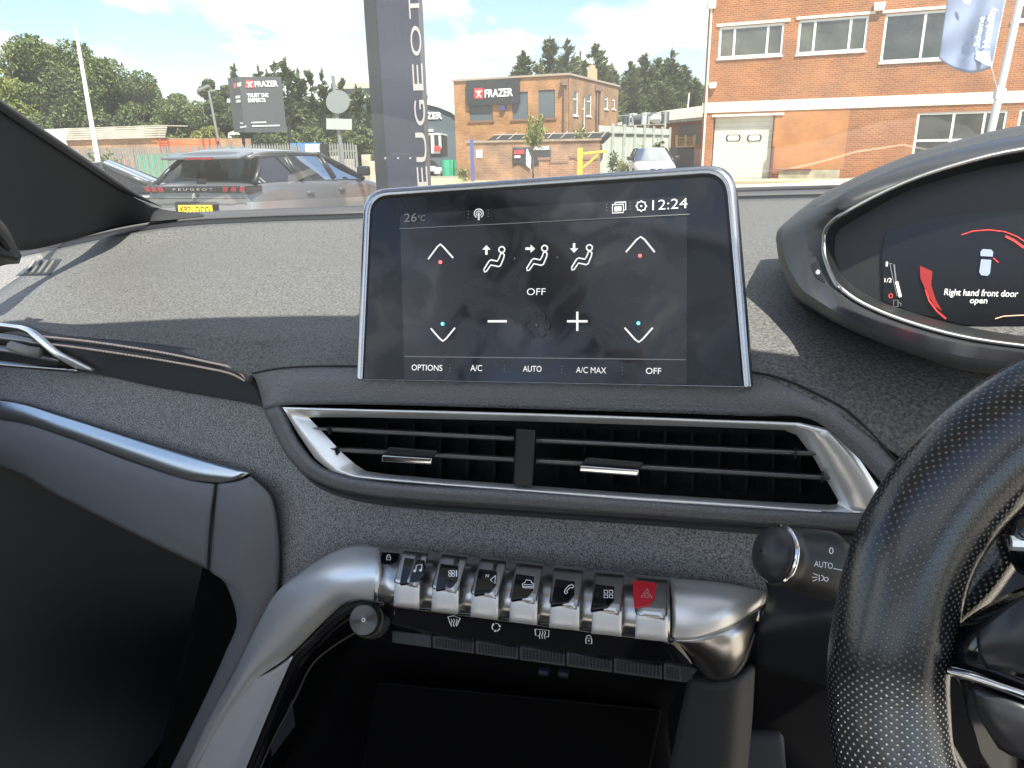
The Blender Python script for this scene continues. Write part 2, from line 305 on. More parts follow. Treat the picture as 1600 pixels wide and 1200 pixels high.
# ---- walls
def wall(name, pl, u0, u1, v0, v1, holes, m, parent, depth=0.25, reveal=None, d2=None):
    us = sorted({u0, u1, *[h[0] for h in holes], *[h[2] for h in holes]}); vs = sorted({v0, v1, *[h[1] for h in holes], *[h[3] for h in holes]})
    us = [u for u in us if u0 <= u <= u1]; vs = [v for v in vs if v0 <= v <= v1]; b = MB()
    for i in range(len(us) - 1):
        for j in range(len(vs) - 1):
            cu, cv = (us[i] + us[i + 1]) / 2, (vs[j] + vs[j + 1]) / 2
            if any(h[0] < cu < h[2] and h[1] < cv < h[3] for h in holes): continue
            q = [(us[i], vs[j]), (us[i + 1], vs[j]), (us[i + 1], vs[j + 1]), (us[i], vs[j + 1])]; b.add([pl.at(*p) for p in q], [(0, 1, 2, 3)], q)
    for h in holes:
        c = [(h[0], h[1]), (h[2], h[1]), (h[2], h[3]), (h[0], h[3])]
        for k in range(4):
            p, q = c[k], c[(k + 1) % 4]; b.add([pl.at(*p), pl.at(*q), pl.at(*q, -depth), pl.at(*p, -depth)], [(0, 1, 2, 3)], [p, q, (q[0] + .1, q[1] + .1), (p[0] + .1, p[1] + .1)])
    if d2:  # side faces and back so that it is a closed block
        for (ua) in (u0, u1): b.add([pl.at(ua, v0), pl.at(ua, v1), pl.at(ua, v1, -d2), pl.at(ua, v0, -d2)], [(0, 1, 2, 3)], [(0, v0), (0, v1), (d2, v1), (d2, v0)])
        b.add([pl.at(u0, v1), pl.at(u1, v1), pl.at(u1, v1, -d2), pl.at(u0, v1, -d2)], [(0, 1, 2, 3)], [(u0, 0), (u1, 0), (u1, d2), (u0, d2)])
        b.add([pl.at(u0, v0, -d2), pl.at(u1, v0, -d2), pl.at(u1, v1, -d2), pl.at(u0, v1, -d2)], [(0, 1, 2, 3)], [(u0, v0), (u1, v0), (u1, v1), (u0, v1)])
    return b.build(name, m, parent)
upvc = mat('white_upvc', (0.78, 0.78, 0.76), 0.45, var=0.05, vscale=3)
pane_m = mat('window_glass', (0.085, 0.08, 0.055), 0.04, spec=1.0, var=0.5, vscale=1.2, dirt=(0.03, 0.035, 0.03))
pane_d = mat('dark_window_glass', (0.03, 0.035, 0.032), 0.05, spec=0.8, var=0.6, vscale=1.5)
def window(pl, u0, v0, u1, v1, muls, trans, parent, fr=0.07, pm=None, rec=-0.09, sill=True):
    b = MB(); w0, w1 = rec, rec + 0.06
    b.pbox(pl, u0, v0, u1, v0 + fr, w0, w1); b.pbox(pl, u0, v1 - fr, u1, v1, w0, w1); b.pbox(pl, u0, v0 + fr, u0 + fr, v1 - fr, w0, w1); b.pbox(pl, u1 - fr, v0 + fr, u1, v1 - fr, w0, w1)
    for m_ in muls: b.pbox(pl, m_ - fr / 2, v0 + fr, m_ + fr / 2, v1 - fr, w0, w1 - .004)
    for t_ in trans: b.pbox(pl, u0 + fr, t_ - fr / 2, u1 - fr, t_ + fr / 2, w0, w1 + .004)
    o = b.build('window', upvc, parent)
    xs = [u0 + fr] + sorted(muls) + [u1 - fr]; ys = [v0 + fr] + sorted(trans) + [v1 - fr]
    for i in range(len(xs) - 1):
        for j in range(len(ys) - 1):
            p = MB(); p.pbox(pl, xs[i], ys[j], xs[i + 1], ys[j + 1], w0 + 0.018, w0 + 0.026); p.build('pane', pm or pane_m, o)
    if sill:
        s = MB(); s.pbox(pl, u0 - .04, v0 - .06, u1 + .04, v0 - 0.002, rec, 0.05); s.build('sill', upvc, o)
    return o
# ---- brick office building on the far side (big, right)
brickR = brick_mat('red_brick', (0.40, 0.132, 0.040), (0.28, 0.082, 0.028), (0.42, 0.26, 0.13), stain=.18)
brickO = brick_mat('orange_brick', (0.52, 0.22, 0.075), (0.47, 0.19, 0.065), (0.50, 0.24, 0.10), stain=0.18)
cream = mat('cream_band', (0.78, 0.72, 0.60), 0.8, var=0.06, vscale=2)
bld = thing('brick_office_building', BP.o, 'long red brick building with cream band, white windows and a pale garage door', 'building')
def R(pts): uvs = [BP.uv(*p) for p in pts]; return min(u for u, v in uvs), min(v for u, v in uvs), max(u for u, v in uvs), max(v for u, v in uvs)
def R2(tl, br): a, b = BP.uv(*tl); c, d = BP.uv(*br); return (a, d, c, b)
rects = [R2((1124.5, 43), (1222, 86)), R2((1249, 32), (1352, 79)), R2((1384, 22), (1486, 92)), R2((1434, 176), (1562, 252)), R2((1586, 6), (1680, 27)), R2((1594, 170), (1700, 240))]
dr = R2((1115, 183), (1202, 281)); dr = (dr[0], 0.0, dr[2], dr[3])
bv0, bv1 = BP.uv(1092, 177)[1], BP.uv(1092, 161)[1]
wall('wall', BP, 0, 26, 0, 8.2, rects + [dr], brickR, bld, d2=9)
g = MB(); g.pbox(BP, -0.03, bv0, 26.03, bv1, -9.02, 0.035); g.build('cream_band', cream, bld)
def um(x, y): return BP.uv(x, y)[0]
muls = [[um(1147, 65), um(1199, 60)], [um(1272, 58), um(1328, 52)], [um(1442, 60)], [um(1488, 200), um(1537, 195)], [], [um(1640, 200)]]
trs = [[], [], [], [BP.uv(1480, 219)[1]], [], []]
for i, rc in enumerate(rects):
    window(BP, *rc, muls[i], trs[i], bld, pm=pane_m if i < 2 else pane_d, fr=0.085)
    if i < 3:
        g = MB(); g.pbox(BP, rc[0] - 0.12, rc[3] + 0.03, rc[2] + 0.2, rc[3] + 0.13, 0.0, 0.04); g.build('lintel', cream, bld)
g = MB(); g.pbox(BP, dr[2] + 0.05, 0.45, BP.uv(1325, 200)[0], bv0 - 0.01, 0.0, 0.005)
o = g.build('infill_panel', brickO, bld); o['label'] = 'newer orange brick infill beside the garage door'
o.data.uv_layers[0]; 
for l in o.data.loops:
    co = o.matrix_world @ o.data.vertices[l.vertex_index].co; d = co - BP.o; o.data.uv_layers[0].data[l.index].uv = (d.dot(BP.u), d.dot(BP.v))
g = MB(); g.pbox(BP, dr[2] + 0.35, 0.1, BP.uv(1320, 200)[0], 0.44, 0.0, 0.06); g.build('plinth', mat('plinth_concrete', (0.40, 0.36, 0.26), 0.9, var=0.3, vscale=3), bld)
doorm = mat('pale_door_paint', (0.70, 0.68, 0.58), 0.6, var=0.1, vscale=1.5, dirt=(0.5, 0.45, 0.33))
g = MB(); n = 12
for k in range(n):
    h = (dr[3] - 0.1) / n; g.pbox(BP, dr[0] + .05, 0.1 + k * h, dr[2] - .05, 0.1 + (k + 1) * h - .015, -0.22, -0.18); g.pbox(BP, dr[0] + .05, 0.1 + (k + 1) * h - .015, dr[2] - .05, 0.1 + (k + 1) * h, -0.22, -0.195)
gd = g.build('garage_door', doorm, bld)
for x0 in (1133, 1166):
    a = BP.uv(x0, 221); b = BP.uv(x0 + 24, 210); cu, cv, hw, hh = (a[0] + b[0]) / 2, (a[1] + b[1]) / 2, (b[0] - a[0]) / 2, (b[1] - a[1]) / 2
    def rr(s, w): return [BP.at(cu + max(-hw * s + hh * .6 * s, min(hw * s - hh * .6 * s, math.cos(t) * 9)) + math.cos(t) * hh * .6 * s, cv + math.sin(t) * hh * s, w) for t in [math.pi * 2 * (k + .5) / 16 for k in range(16)]]
    g = MB(); g.poly(rr(1, -0.165)); w = g.build('door_window', mat('black_rubber', (0.03, 0.03, 0.03), 0.7), gd); g = MB(); g.poly(rr(0.78, -0.16)); g.build('pane', doorm, gd)
g = MB(); g.pbox(BP, BP.uv(1121, 262)[0], .36, BP.uv(1129, 262)[0], .50, -0.18, -0.15); g.build('door_handle', black, gd)
g = MB(); g.pbox(BP, dr[0] - 0.05, dr[3], dr[2] + 0.35, dr[3] + 0.09, 0, 0.05); g.build('lintel', cream, bld)
maroon = mat('maroon_paint', (0.16, 0.045, 0.035), 0.6)
g = MB(); g.pbox(BP, dr[2] + .0, 0.1, dr[2] + .09, 1.35, 0.03, 0.12); g.pbox(BP, dr[2] + .09, 0.42, dr[2] + 1.6, .48, 0.07, 0.13); g.build('pipe_guard', maroon, bld)
g = MB(); g.tube([BP.at(um(1113, 5), 8.0, .10), BP.at(um(1113, 5), bv1 + .1, .10), BP.at(um(1113, 5), 0.1, .10)], 0.045); g.box(BP.at(um(1113, 5), BP.uv(1116, 8)[1], .14), .3, .2, .28); g.build('drainpipe', cream, bld)
for (x, y, s) in ((1374, 11, .34), (1114, 134, .26)):
    u, v = BP.uv(x, y); g = MB(); g.hexa([BP.at(u + a * s * (.5 if b < 0 else .62), v + b * s * .42, w) for w in (0.0, .16) for a, b in ((-1, -1), (1, -1), (1, 1), (-1, 1))]); o = g.build('alarm_box' if y < 50 else 'floodlight', upvc, bld, bevel=.03)
g = MB(); g.pbox(BP, -0.06, 8.1, 26.06, 8.3, -9.05, 0.06); g.build('parapet', cream, bld)
# ---- flagpole and flag in front of it
white = mat('white_paint', (0.80, 0.80, 0.77), 0.4)
FP = Pl(YD(1467, 100, 17), YD(1560, 100, 17), n=Vector((-.25, -1, 0)))
b0 = GX(1540, 17.0); top = YD(1597, -90, 17.0); bt = Vector((YD(1552, 190, 17).x, 17.0, 0))
g = MB(); g.tube([bt, Vector((bt.x, 17.0, 3.0)), Vector((bt.x, 17, 6.0))], [.075, .07, .06], 12); g.box(bt + Vector((0, 0, .06)), .35, .35, .12)
# photo's pole leans with the lens: a straight pole from its foot
p1, p2 = YD(1553, 185, 17), YD(1594, 0, 17); dd = (p2 - p1) / (p2 - p1).z
g = MB(); g.tube([p1 - dd * p1.z, p2 + dd * 1.5], [.085, .07], 12); g.box(p1 - dd * p1.z + Vector((0, 0, .06)), .4, .4, .12)
fp = g.build('flagpole', white); tag(fp, 'white flagpole carrying the pale blue flag before the brick building', 'flagpole')
rows = []
for j in range(13):
    t = j / 12; r = []
    for i in range(17):
        s = i / 16; xl, yl = 1484 + (1467 - 1484) * t, -30 + (92 + 30) * t; xr, yr = 1578 + (1549 - 1578) * t, -38 + (106 + 38) * t
        x = xl + (xr - xl) * s; y = yl + (yr - yl) * s + 14 * math.sin(math.pi * s) * t ** 6
        r.append(FP(x, y, 0.09 * math.sin(s * 9 + t * 2.5) * (0.25 + s * (1 - s) * 3) + 0.05 * math.sin(t * 11 + s * 6) * t))
    rows.append(r)
fm = mat('flag_cloth', (0.42, 0.50, 0.68), 0.75); 
fb = fm.node_tree.nodes['Principled BSDF']; t_ = fm.node_tree; tl = nn(t_, 'ShaderNodeBsdfTranslucent'); tl.inputs[0].default_value = (0.45, 0.53, 0.72, 1); ms = nn(t_, 'ShaderNodeMixShader'); ms.inputs[0].default_value = .4
t_.links.new(fb.outputs[0], ms.inputs[1]); t_.links.new(tl.outputs[0], ms.inputs[2]); t_.links.new(ms.outputs[0], t_.nodes['Material Output'].inputs[0])
flag = thing('flag', rows[0][-1], 'pale blue banner flag with white lettering hanging by the brick building', 'flag')
patch('cloth', rows, fm, flag, thick=0.004, n=3, nv=3)
g = MB(); g.tube([rows[0][-1], rows[6][-1], rows[12][-1]], .012); g.tube([FP(1549, 106), p1 + dd * .45 * 1.0], .012); g.box(p1 + dd * .5, .2, .12, .2); g.build('banner_rope', white, flag)
FT = Pl(FP.o, FP.o + FP.u, n=FP.n)
whitel = mat('white_lettering', (0.85, 0.85, 0.83), 0.6); redp = mat('red_paint', (0.62, 0.055, 0.05), 0.45)
text('lettering', 'Motability', FT, (1546, 74), (1557, 10), 11, whitel, flag, off=0.15, bold=0.02)
text('lettering', 'Scheme', FT, (1530, 72), (1539, 26), 9, whitel, flag, off=0.15, bold=0.01)
g = MB(); quad(g, FT, [(1526, 80), (1546, 80), (1550, 104), (1538, 100), (1524, 92)], .14); g.build('emblem', whitel, flag); g = MB(); disc(g, FT, 1511, 0, 6, .14); g.build('dot', whitel, flag)
# ---- FRAZER brick building (centre)
fA, fB, fC = GX(714, 44.7), GX(888, 42.0), GX(965, 51.0); P1 = facade(fA, fB); P2 = facade(fB, fC)
brickY = brick_mat('yellow_brick', (0.46, 0.21, 0.072), (0.34, 0.135, 0.046), (0.46, 0.35, 0.22), stain=0.3)
fz = thing('two_storey_brick_building', fA, 'flat roofed brick building with boarded windows and dark name board', 'building')
L1 = P1.uv(888, 200)[0]; H1 = 0.5 * (P1.uv(888, 117)[1] + P1.uv(716, 127)[1]); L2 = P2.uv(965, 200)[0]
def rc(pl, tl, br): a, b = pl.uv(*tl); c, d = pl.uv(*br); return (a, d, c, b)
boards = [rc(P1, (733, 160), (770, 188)), rc(P1, (800, 144), (825, 186)), rc(P1, (841, 141), (867, 184))]
wall('wall', P1, 0, L1, 0, H1, boards, brickY, fz)
sw = [rc(P2, a, b) for a, b in (((896, 141), (903, 181)), ((910.5, 150), (914, 202)), ((917, 146), (924, 182)), ((945, 150), (950, 171)), ((957, 153), (961, 171)))]
wall('wall', P2, 0, L2, 0, H1, sw, brick_mat('shaded_side_brick', (0.38, 0.19, 0.085), (0.30, 0.14, 0.06), (0.38, 0.28, 0.18)), fz)  # side wall brick coloured darker to paint in its weaker sunlight
g = MB(); a, b, c = P1.at(0, H1), P1.at(L1, H1), P2.at(L2, H1); dd2 = c - b
wb = MB(); d_ = a + dd2; wb.poly([a - UP * H1, d_ - UP * H1, d_, a]); wb.poly([c - UP * H1, c, d_, d_ - UP * H1]); wb.build('wall', brickY, fz)
g.poly([a + (-P1.u - P2.u) * .08, b + (P1.u * 1 - P2.u) * .08, c + (P1.u + P2.u) * .08, d_ + (P2.u - P1.u) * .08], UP * .10); g.build('roof', mat('coping', (0.40, 0.33, 0.26), .8), fz)
g = MB(); cc = YD(925, 118, 47); g.box(cc, .55, .55, .7); g.box(cc + UP * .4, .35, .35, .3); g.build('chimney', brickY, fz)
bm_ = mat('grey_boarding', (0.10, 0.125, 0.14), 0.7)
for r_ in boards: g = MB(); g.pbox(P1, r_[0], r_[1], r_[2], r_[3], -.10, -.05); w = g.build('window_board', bm_, fz); g = MB(); g.pbox(P1, r_[0] - .1, r_[1] - .1, r_[2] + .1, r_[1] - .01, -.1, .06); g.build('sill', mat('brown_sill', (0.22, 0.12, 0.08), .8), w)
for r_ in sw: window(P2, *r_, [], [(r_[1] + r_[3]) / 2 + .2], fz, fr=.06, pm=pane_d)
for pl, x, y in ((P1, 883, 130), (P2, 931, 140), (P2, 935, 140)):
    u = pl.uv(x, y)[0]; g = MB(); g.tube([pl.at(u, H1 - .3, .1), pl.at(u, 0, .1)], .055); g.box(pl.at(u, H1 - .35, .12), .3, .25, .3); g.build('drainpipe', mat('brown_pipe', (0.20, 0.13, 0.10), .6), fz)
u, v = P1.uv(787, 169); g = MB(); g.pbox(P1, u - .12, v - .13, u + .12, v + .13, 0, .15); g.build('alarm_box', mat('blue_box', (0.05, 0.07, 0.25), .5), fz, bevel=.02)
charc = mat('charcoal_board', (0.028, 0.03, 0.035), 0.5, var=.05, vscale=3)
def logo(pl, x0, y0, x1, y1, parent, off):
    g = MB(); quad(g, pl, [(x0, y1), (x1, y1), (x1, y0), (x0, y0)], off); o = g.build('emblem', redp, parent); w = x1 - x0; h = y1 - y0; g = MB()
    stroke(g, pl, [(x0 + w * .15, y0 + h * .25), (x0 + w * .42, y0 + h * .48), (x0 + w * .62, y0 + h * .40), (x0 + w * .85, y0 + h * .22)], w * .13, off + .012)
    stroke(g, pl, [(x0 + w * .5, y0 + h * .2), (x0 + w * .5, y0 + h * .55), (x0 + w * .3, y0 + h * .88)], w * .16, off + .016); stroke(g, pl, [(x0 + w * .52, y0 + h * .55), (x0 + w * .74, y0 + h * .88)], w * .14, off + .019)
    g.build('emblem_figure', whitel, parent)
sg = thing('name_sign', P1.at(*P1.uv(730, 150)), 'dark FRAZER name board high on the flat roofed brick building', 'sign')
r_ = rc(P1, (730, 127), (813, 162)); g = MB(); g.pbox(P1, r_[0], r_[1], r_[2], r_[3], .02, .16); g.build('board', charc, sg)
logo(P1, 741, 137.5, 755, 154, sg, .175); text('lettering', 'FRAZER', P1, (757.5, 152), (801.5, 149.5), 11.5, whitel, sg, off=.17, bold=.03, ext=.02)
# ---- front yard wall with railing
wA, wB = GX(731, 37.5), GX(936, 35.5); P3 = facade(wA, wB)
yw = thing('yard_wall', wA, 'weathered brick yard wall with stone coping in front of the flat roofed building', 'wall')
LW = P3.uv(936, 230)[0]; HW = P3.uv(850, 221)[1]
wall('brickwork', P3, 0, LW, 0, HW, [], brick_mat('old_brick', (0.40, 0.22, 0.12), (0.30, 0.15, 0.085), (0.44, 0.34, 0.25), stain=.45), yw, d2=.3)
g = MB(); g.pbox(P3, -.05, HW, LW + .05, HW + .09, -.36, .06); g.build('coping', mat('stone_coping', (0.36, 0.28, 0.21), .9, var=.2, vscale=4), yw)
rl = thing('roof_railing', P3.at(.3, HW, -2), 'dark lean-to roof with pale railing posts behind the yard wall', 'lean-to')
u0, u1 = P3.uv(748, 215)[0], LW; h0 = HW + .1; g = MB(); g.hexa([P3.at(u, v, w) for w, vv in ((-1.0, h0), (-2.6, h0 + .30)) for u, v in ((u0, vv - .25), (u1, vv - .25), (u1, vv), (u0, vv))]); g.build('roof', mat('dark_roof', (0.02, 0.021, 0.023), .9), rl)
g = MB()
for k in range(9): u = u0 + .4 + (u1 - u0 - .6) * k / 8; g.tube([P3.at(u, h0 - .1, -.85), P3.at(u + .12, h0 + .36, -2.35)], .022, 5)
g.build('railing_posts', mat('pale_rail', (0.45, 0.40, 0.33), .6), rl)
for t in (.03, .36): g = MB(); g.tube([P3.at(u0 + .2, h0 - .1 + t, -.85 - t * 2.2), P3.at(u1 - .2, h0 - .1 + t, -.85 - t * 2.2)], .025, 6); g.build('rail', MATS['pale_rail'], rl)
bn = thing('wall_banner', P3.at(*P3.uv(801, 260)), 'dark banner with red and white print hung on the yard wall', 'banner')
g = MB(); u0, u1 = P3.uv(802, 245)[0], P3.uv(861, 245)[0]; N = 8
vt, vb = P3.uv(830, 230)[1], P3.uv(830, 259)[1]
patch('sheet', [[P3.at(u0 + (u1 - u0) * i / N, vt + (vb - vt) * j / 3 + .06 * math.sin(i * 1.3) * j / 3, .05 + .03 * math.sin(i * 1.7 + j)) for i in range(N + 1)] for j in range(4)], charc, bn, thick=.01, n=2, nv=2)
g = MB(); quad(g, P3, [(803, 241), (819, 240), (819, 234), (803, 235)], .1); g.build('print_panel', redp, bn)
g = MB(); quad(g, P3, [(822, 258), (829, 264), (830, 246), (824, 232), (822, 236)], .095); quad(g, P3, [(804, 247), (813, 246.5), (813, 242.5), (804, 243)], .1); g.build('print_panel', whitel, bn)
text('lettering', 'FRAZER', P3, (834, 234.5), (859, 233.5), 5, whitel, bn, off=.1, bold=.03)
nb = MB(); quad(nb, P3, [(744, 247), (753.5, 247), (753.5, 234), (744, 234)], .03); o = nb.build('notice_board', upvc); tag(o, 'small white notice fixed on the yard wall beside the blue post', 'notice')
bp_ = GX(739, 36.3); g = MB(); g.box(bp_ + UP * .95, .16, .16, 1.9); o = g.build('blue_post', mat('blue_paint', (0.07, 0.10, 0.28), .5)); tag(o, 'slim dark blue gate post at the end of the yard wall', 'post')
pw = thing('garden_wall', GX(842, 33.2), 'low brick wall with square piers and brown coping behind the yellow barrier', 'low wall')
P4 = facade(GX(842, 33.2), GX(936, 33.0))
for (xa, xb, y) in ((842, 858, 250), (889, 899, 247)):
    a, b = P4.uv(xa, 255)[0], P4.uv(xb, 255)[0]; h = P4.uv(xa, y)[1]; wall('pier', P4, a, b, 0, h, [], MATS.setdefault('lowb', brick_mat('low_brick', (0.40, 0.19, 0.11), (0.28, 0.12, 0.07), (0.42, 0.32, 0.24))), pw, d2=.4); g = MB(); g.pbox(P4, a - .05, h, b + .05, h + .1, -.45, .05); g.build('coping', MATS['brown_sill'], pw)
for (xa, xb, y) in ((858.5, 888.5, 255), (899.5, 936, 250)):
    a, b = P4.uv(xa, 255)[0], P4.uv(xb, 255)[0]; h = P4.uv(xa, y)[1]; wall('low_section', P4, a, b, 0, h, [], MATS['lowb'], pw, d2=.25); g = MB(); g.pbox(P4, a, h, b, h + .07, -.28, .03); g.build('coping', MATS['brown_sill'], pw)
yl = mat('yellow_paint', (0.80, 0.55, 0.03), .45); q = GX(905.5, 32)
ba = thing('barrier', q, 'yellow height barrier with a horizontal arm by the low brick wall', 'barrier')
g = MB(); g.box(q + UP * .72, .2, .2, 1.44); g.build('post', yl, ba); g = MB(); a = YD(911, 240, 32); b = YD(948, 236.5, 32.4); g.tube([a, b], .05, 6); g.build('arm', yl, ba); g = MB(); g.tube([YD(911, 262, 32), YD(934, 242, 32.2)], .035, 6); g.build('brace', yl, ba)
# ---- corrugated fence, sheds
fcm = mat('galvanised_sheet', (0.50, 0.53, 0.48), 0.55, metal=.15, var=.12, vscale=1.5)
cf = thing('corrugated_fence', GX(931, 38), 'tall pale grey corrugated metal fence beside the yard', 'fence')
ca, cb_ = GX(934, 38), GX(1042, 50); P5 = facade(ca, cb_); LF = (cb_ - ca).length; HF = P5.uv(940, 196)[1]; npan = 7
for k in range(npan):
    ua, ub = LF * k / npan, LF * (k + 1) / npan - .06; b = MB(); nc = 14; vs = []; 
    for i in range(nc * 2 + 1): u = ua + (ub - ua) * i / (nc * 2); w = .04 * (i % 2); vs += [P5.at(u, 0, w), P5.at(u, HF, w)]
    b.add(vs, [(2 * i, 2 * i + 2, 2 * i + 3, 2 * i + 1) for i in range(nc * 2)]); b.build('panel', fcm, cf)
    b = MB(); b.pbox(P5, ub - .02, 0, ub + .10, HF + .12, .045, .16); b.build('post', fcm, cf)
g = MB(); g.pbox(P5, 0, HF - .35, LF, HF - .25, .05, .11); g.build('rail', fcm, cf)
sh = thing('long_shed', GX(1000, 62), 'long low brick shed with a pale sloping roof behind the fence', 'shed')
s1, s2 = GX(955, 72), GX(1110, 52); P6 = facade(s1, s2); LS = (s2 - s1).length; hs = P6.uv(1085, 180)[1] - .4
wall('wall', P6, 0, LS, 0, hs, [], brickR, sh, d2=8); g = MB(); g.hexa([P6.at(u, v, w) for v, w in ((hs, .5), (hs + 1.3, -5)) for u, v, w in ((-.3, v, w), (LS, v, w), (LS, v + .2, w), (-.3, v + .2, w))]); g.build('roof', mat('fibre_roof', (0.42, 0.36, 0.27), .9, var=.2, vscale=1), sh)
a = P6.uv(1062, 185)[0]; g = MB(); g.pbox(P6, a, hs - 1.5, LS, hs - .2, .02, .08); g.build('shutter', mat('brown_shutter', (0.16, 0.12, 0.11), .7), sh)
g = MB(); g.pbox(P6, 0, hs - 3.4, LS, hs - 3.1, .5, 3.5); g.build('canopy', upvc, sh)
rk = thing('storage_rack', GX(1000, 55), 'steel rack loaded with white and dark drums behind the corrugated fence', 'rack')
P7 = facade(GX(962, 56), GX(1041, 53)); LR = P7.uv(1039, 190)[0]; v0, v1, v2 = P7.uv(1000, 206)[1], P7.uv(1000, 195)[1], P7.uv(1000, 176)[1]
g = MB()
for t in np.linspace(0, 1, 4): g.pbox(P7, LR * t, 0, LR * t + .1, v2, 0, .1)
for v in (v0, v1, v2 - .1): g.pbox(P7, 0, v - .06, LR, v, .02, .12)
g.build('frame', fcm, rk); 
for k in range(7):
    u = .4 + k * (LR - .8) / 6; g = MB(); r = .33; w = -.6
    if k % 3 == 2: g.tube([P7.at(u - .5, v1 + r + .03, w), P7.at(u + .4, v1 + r + .03, w)], r, 12)
    else: g.tube([P7.at(u, v1 + .02, w), P7.at(u, v1 + .8, w)], r * .9, 12)
    tag(g.build('drum', upvc if k % 2 else mat('grey_drum', (0.10, 0.11, 0.12), .5), None, smooth=False), '%s drum on the steel rack, %s from the brick building' % ('white' if k % 2 else 'dark', ORD[k]), 'drum', 'drums on the steel rack')
# timber trailer box
tb = GX(1082, 36); PT = facade(GX(1056, 36), GX(1078, 36)); v0, v1 = PT.uv(1060, 227)[1], PT.uv(1060, 213)[1]; LT = PT.uv(1077, 220)[0] 
tr = thing('timber_skip', tb, 'open timber sided trailer body behind the white car', 'trailer'); wood = mat('pine_boards', (0.55, 0.36, 0.17), .8, var=.2, vscale=6)
L_ = PT.uv(1079, 220)[0] + .2
for k in range(3): g = MB(); h = (v1 - v0) / 3; g.pbox(PT, -.1, v0 + k * h, L_, v0 + (k + 1) * h - .03, -.05, 0); g.build('plank', wood, tr)
g = MB()
for u in (-.1, L_ * .4, L_ - .08): g.pbox(PT, u, v0 - .05, u + .09, v1 + .05, .002, .07)
g.pbox(PT, -.1, v0 - .1, L_, v0 - .02, .0, .08); g.build('frame', mat('pale_wood', (0.72, 0.60, 0.30), .7), tr); g = MB(); g.pbox(PT, 0, .35, L_, v0 - .1, -1.8, -.02); g.pbox(PT, .3, 0.0, .8, .6, -.3, .05); g.pbox(PT, L_ - 1, 0.0, L_ - .5, .6, -.3, .05); g.build('chassis', black, tr)
# ---- dark curved hall + lorry
P8 = facade(GX(640, 60), GX(716, 60)); LH = P8.uv(722, 200)[0]; hs_ = P8.uv(713, 183)[1]; hp = P8.uv(665, 154)[1]
hall = thing('curved_roof_hall', P8.o, 'dark slate hall with a curved roof and white lettering behind the totem', 'building')
uC = LH - 6.9 * 1.0; N = 14; prof = [(uC + 6.9 * math.cos(t), hs_ - .6 + (hp - hs_ + .6) * math.sin(t)) for t in np.linspace(0, math.pi, N)]
slate = mat('slate_cladding', (0.085, 0.11, 0.125), .6, var=.05, vscale=2)
g = MB(); g.poly([P8.at(uC + 6.9, 0)] + [P8.at(u, v) for u, v in prof] + [P8.at(uC - 6.9, 0)], -P8.n * 16); g.build('gable_wall', slate, hall)
g = MB(); 
for (a, b) in zip(prof, prof[1:]): g.hexa([P8.at(p[0], p[1] + k, w) for w in (.2, -16) for p, k in ((a, .02), (b, .02), (b, .22), (a, .22))])
g.build('roof', mat('pale_roof', (0.62, 0.63, 0.62), .6), hall); text('lettering', 'FRAZER', P8, (644, 186), (691, 185.5), 10, whitel, hall, off=.08, bold=.03, ext=.02)
g = MB(); g.pbox(P8, *P8.uv(668, 206), *P8.uv(677, 202), 0, .2); g.build('sign_panel', upvc, hall)
lq = GX(672, 46); lr = thing('lorry', lq, 'parked lorry cab with white window frames and a red lamp box', 'lorry')
def wb_(x0, y0, x1, y1, m, nm, w0, w1): a = PLr.uv(x0, y1); b = PLr.uv(x1, y0); g = MB(); g.pbox(PLr, a[0], a[1], b[0], b[1], w0, w1); return g.build(nm, m, lr, bevel=.03)
PLr = facade(GX(640, 46), GX(690, 46))
wb_(640, 211, 688, 247, mat('dark_cab', (0.03, 0.032, 0.035), .4), 'body', -5, 0); wb_(640, 208, 689, 212, upvc, 'roof', -4.9, .05); wb_(674, 212, 678, 236, upvc, 'door_frame', 0, .05); wb_(686, 212, 689, 232, upvc, 'door_frame', 0, .05); wb_(674, 232, 688, 240, upvc, 'rear_panel', .02, .1); wb_(679, 228, 689, 236, redp, 'lamp_box', .08, .25)
for x in (655, 671): c = PLr.at(PLr.uv(x, 250)[0], .45, .02); g = MB(); g.tube([c, c - PLr.n * .3], .45, 16); g.build('wheel', mat('tyre_rubber', (0.02, 0.02, 0.02), .85), lr)
q = GX(706, 45); 
for k in range(3): g = MB(); c = q + Vector((.35 * k - .3, .3 * (k % 2), 0)); g.tube([c, c + UP * .45, c + UP * .9], [.27, .29, .27], 12); tag(g.build('green_drum', mat('green_plastic', (0.05, 0.35, 0.20), .5)), 'green plastic drum by the dark hall, %s from the lorry' % ORD[k], 'drum', 'green drums by the hall')
bg_ = MB(); c = GX(690, 45.5); 
for k in range(6): bg_.box(c + Vector((rng.uniform(-.6, .6), rng.uniform(-.3, .3), .15 + .08 * k % .3)), .5, .4, .32, Vector((math.cos(k), math.sin(k), 0)), Vector((-math.sin(k), math.cos(k), 0)))
tag(bg_.build('rubble_sacks', upvc, bevel=.08), 'heap of white sacks on the ground by the dark hall', 'sacks', kind='stuff')
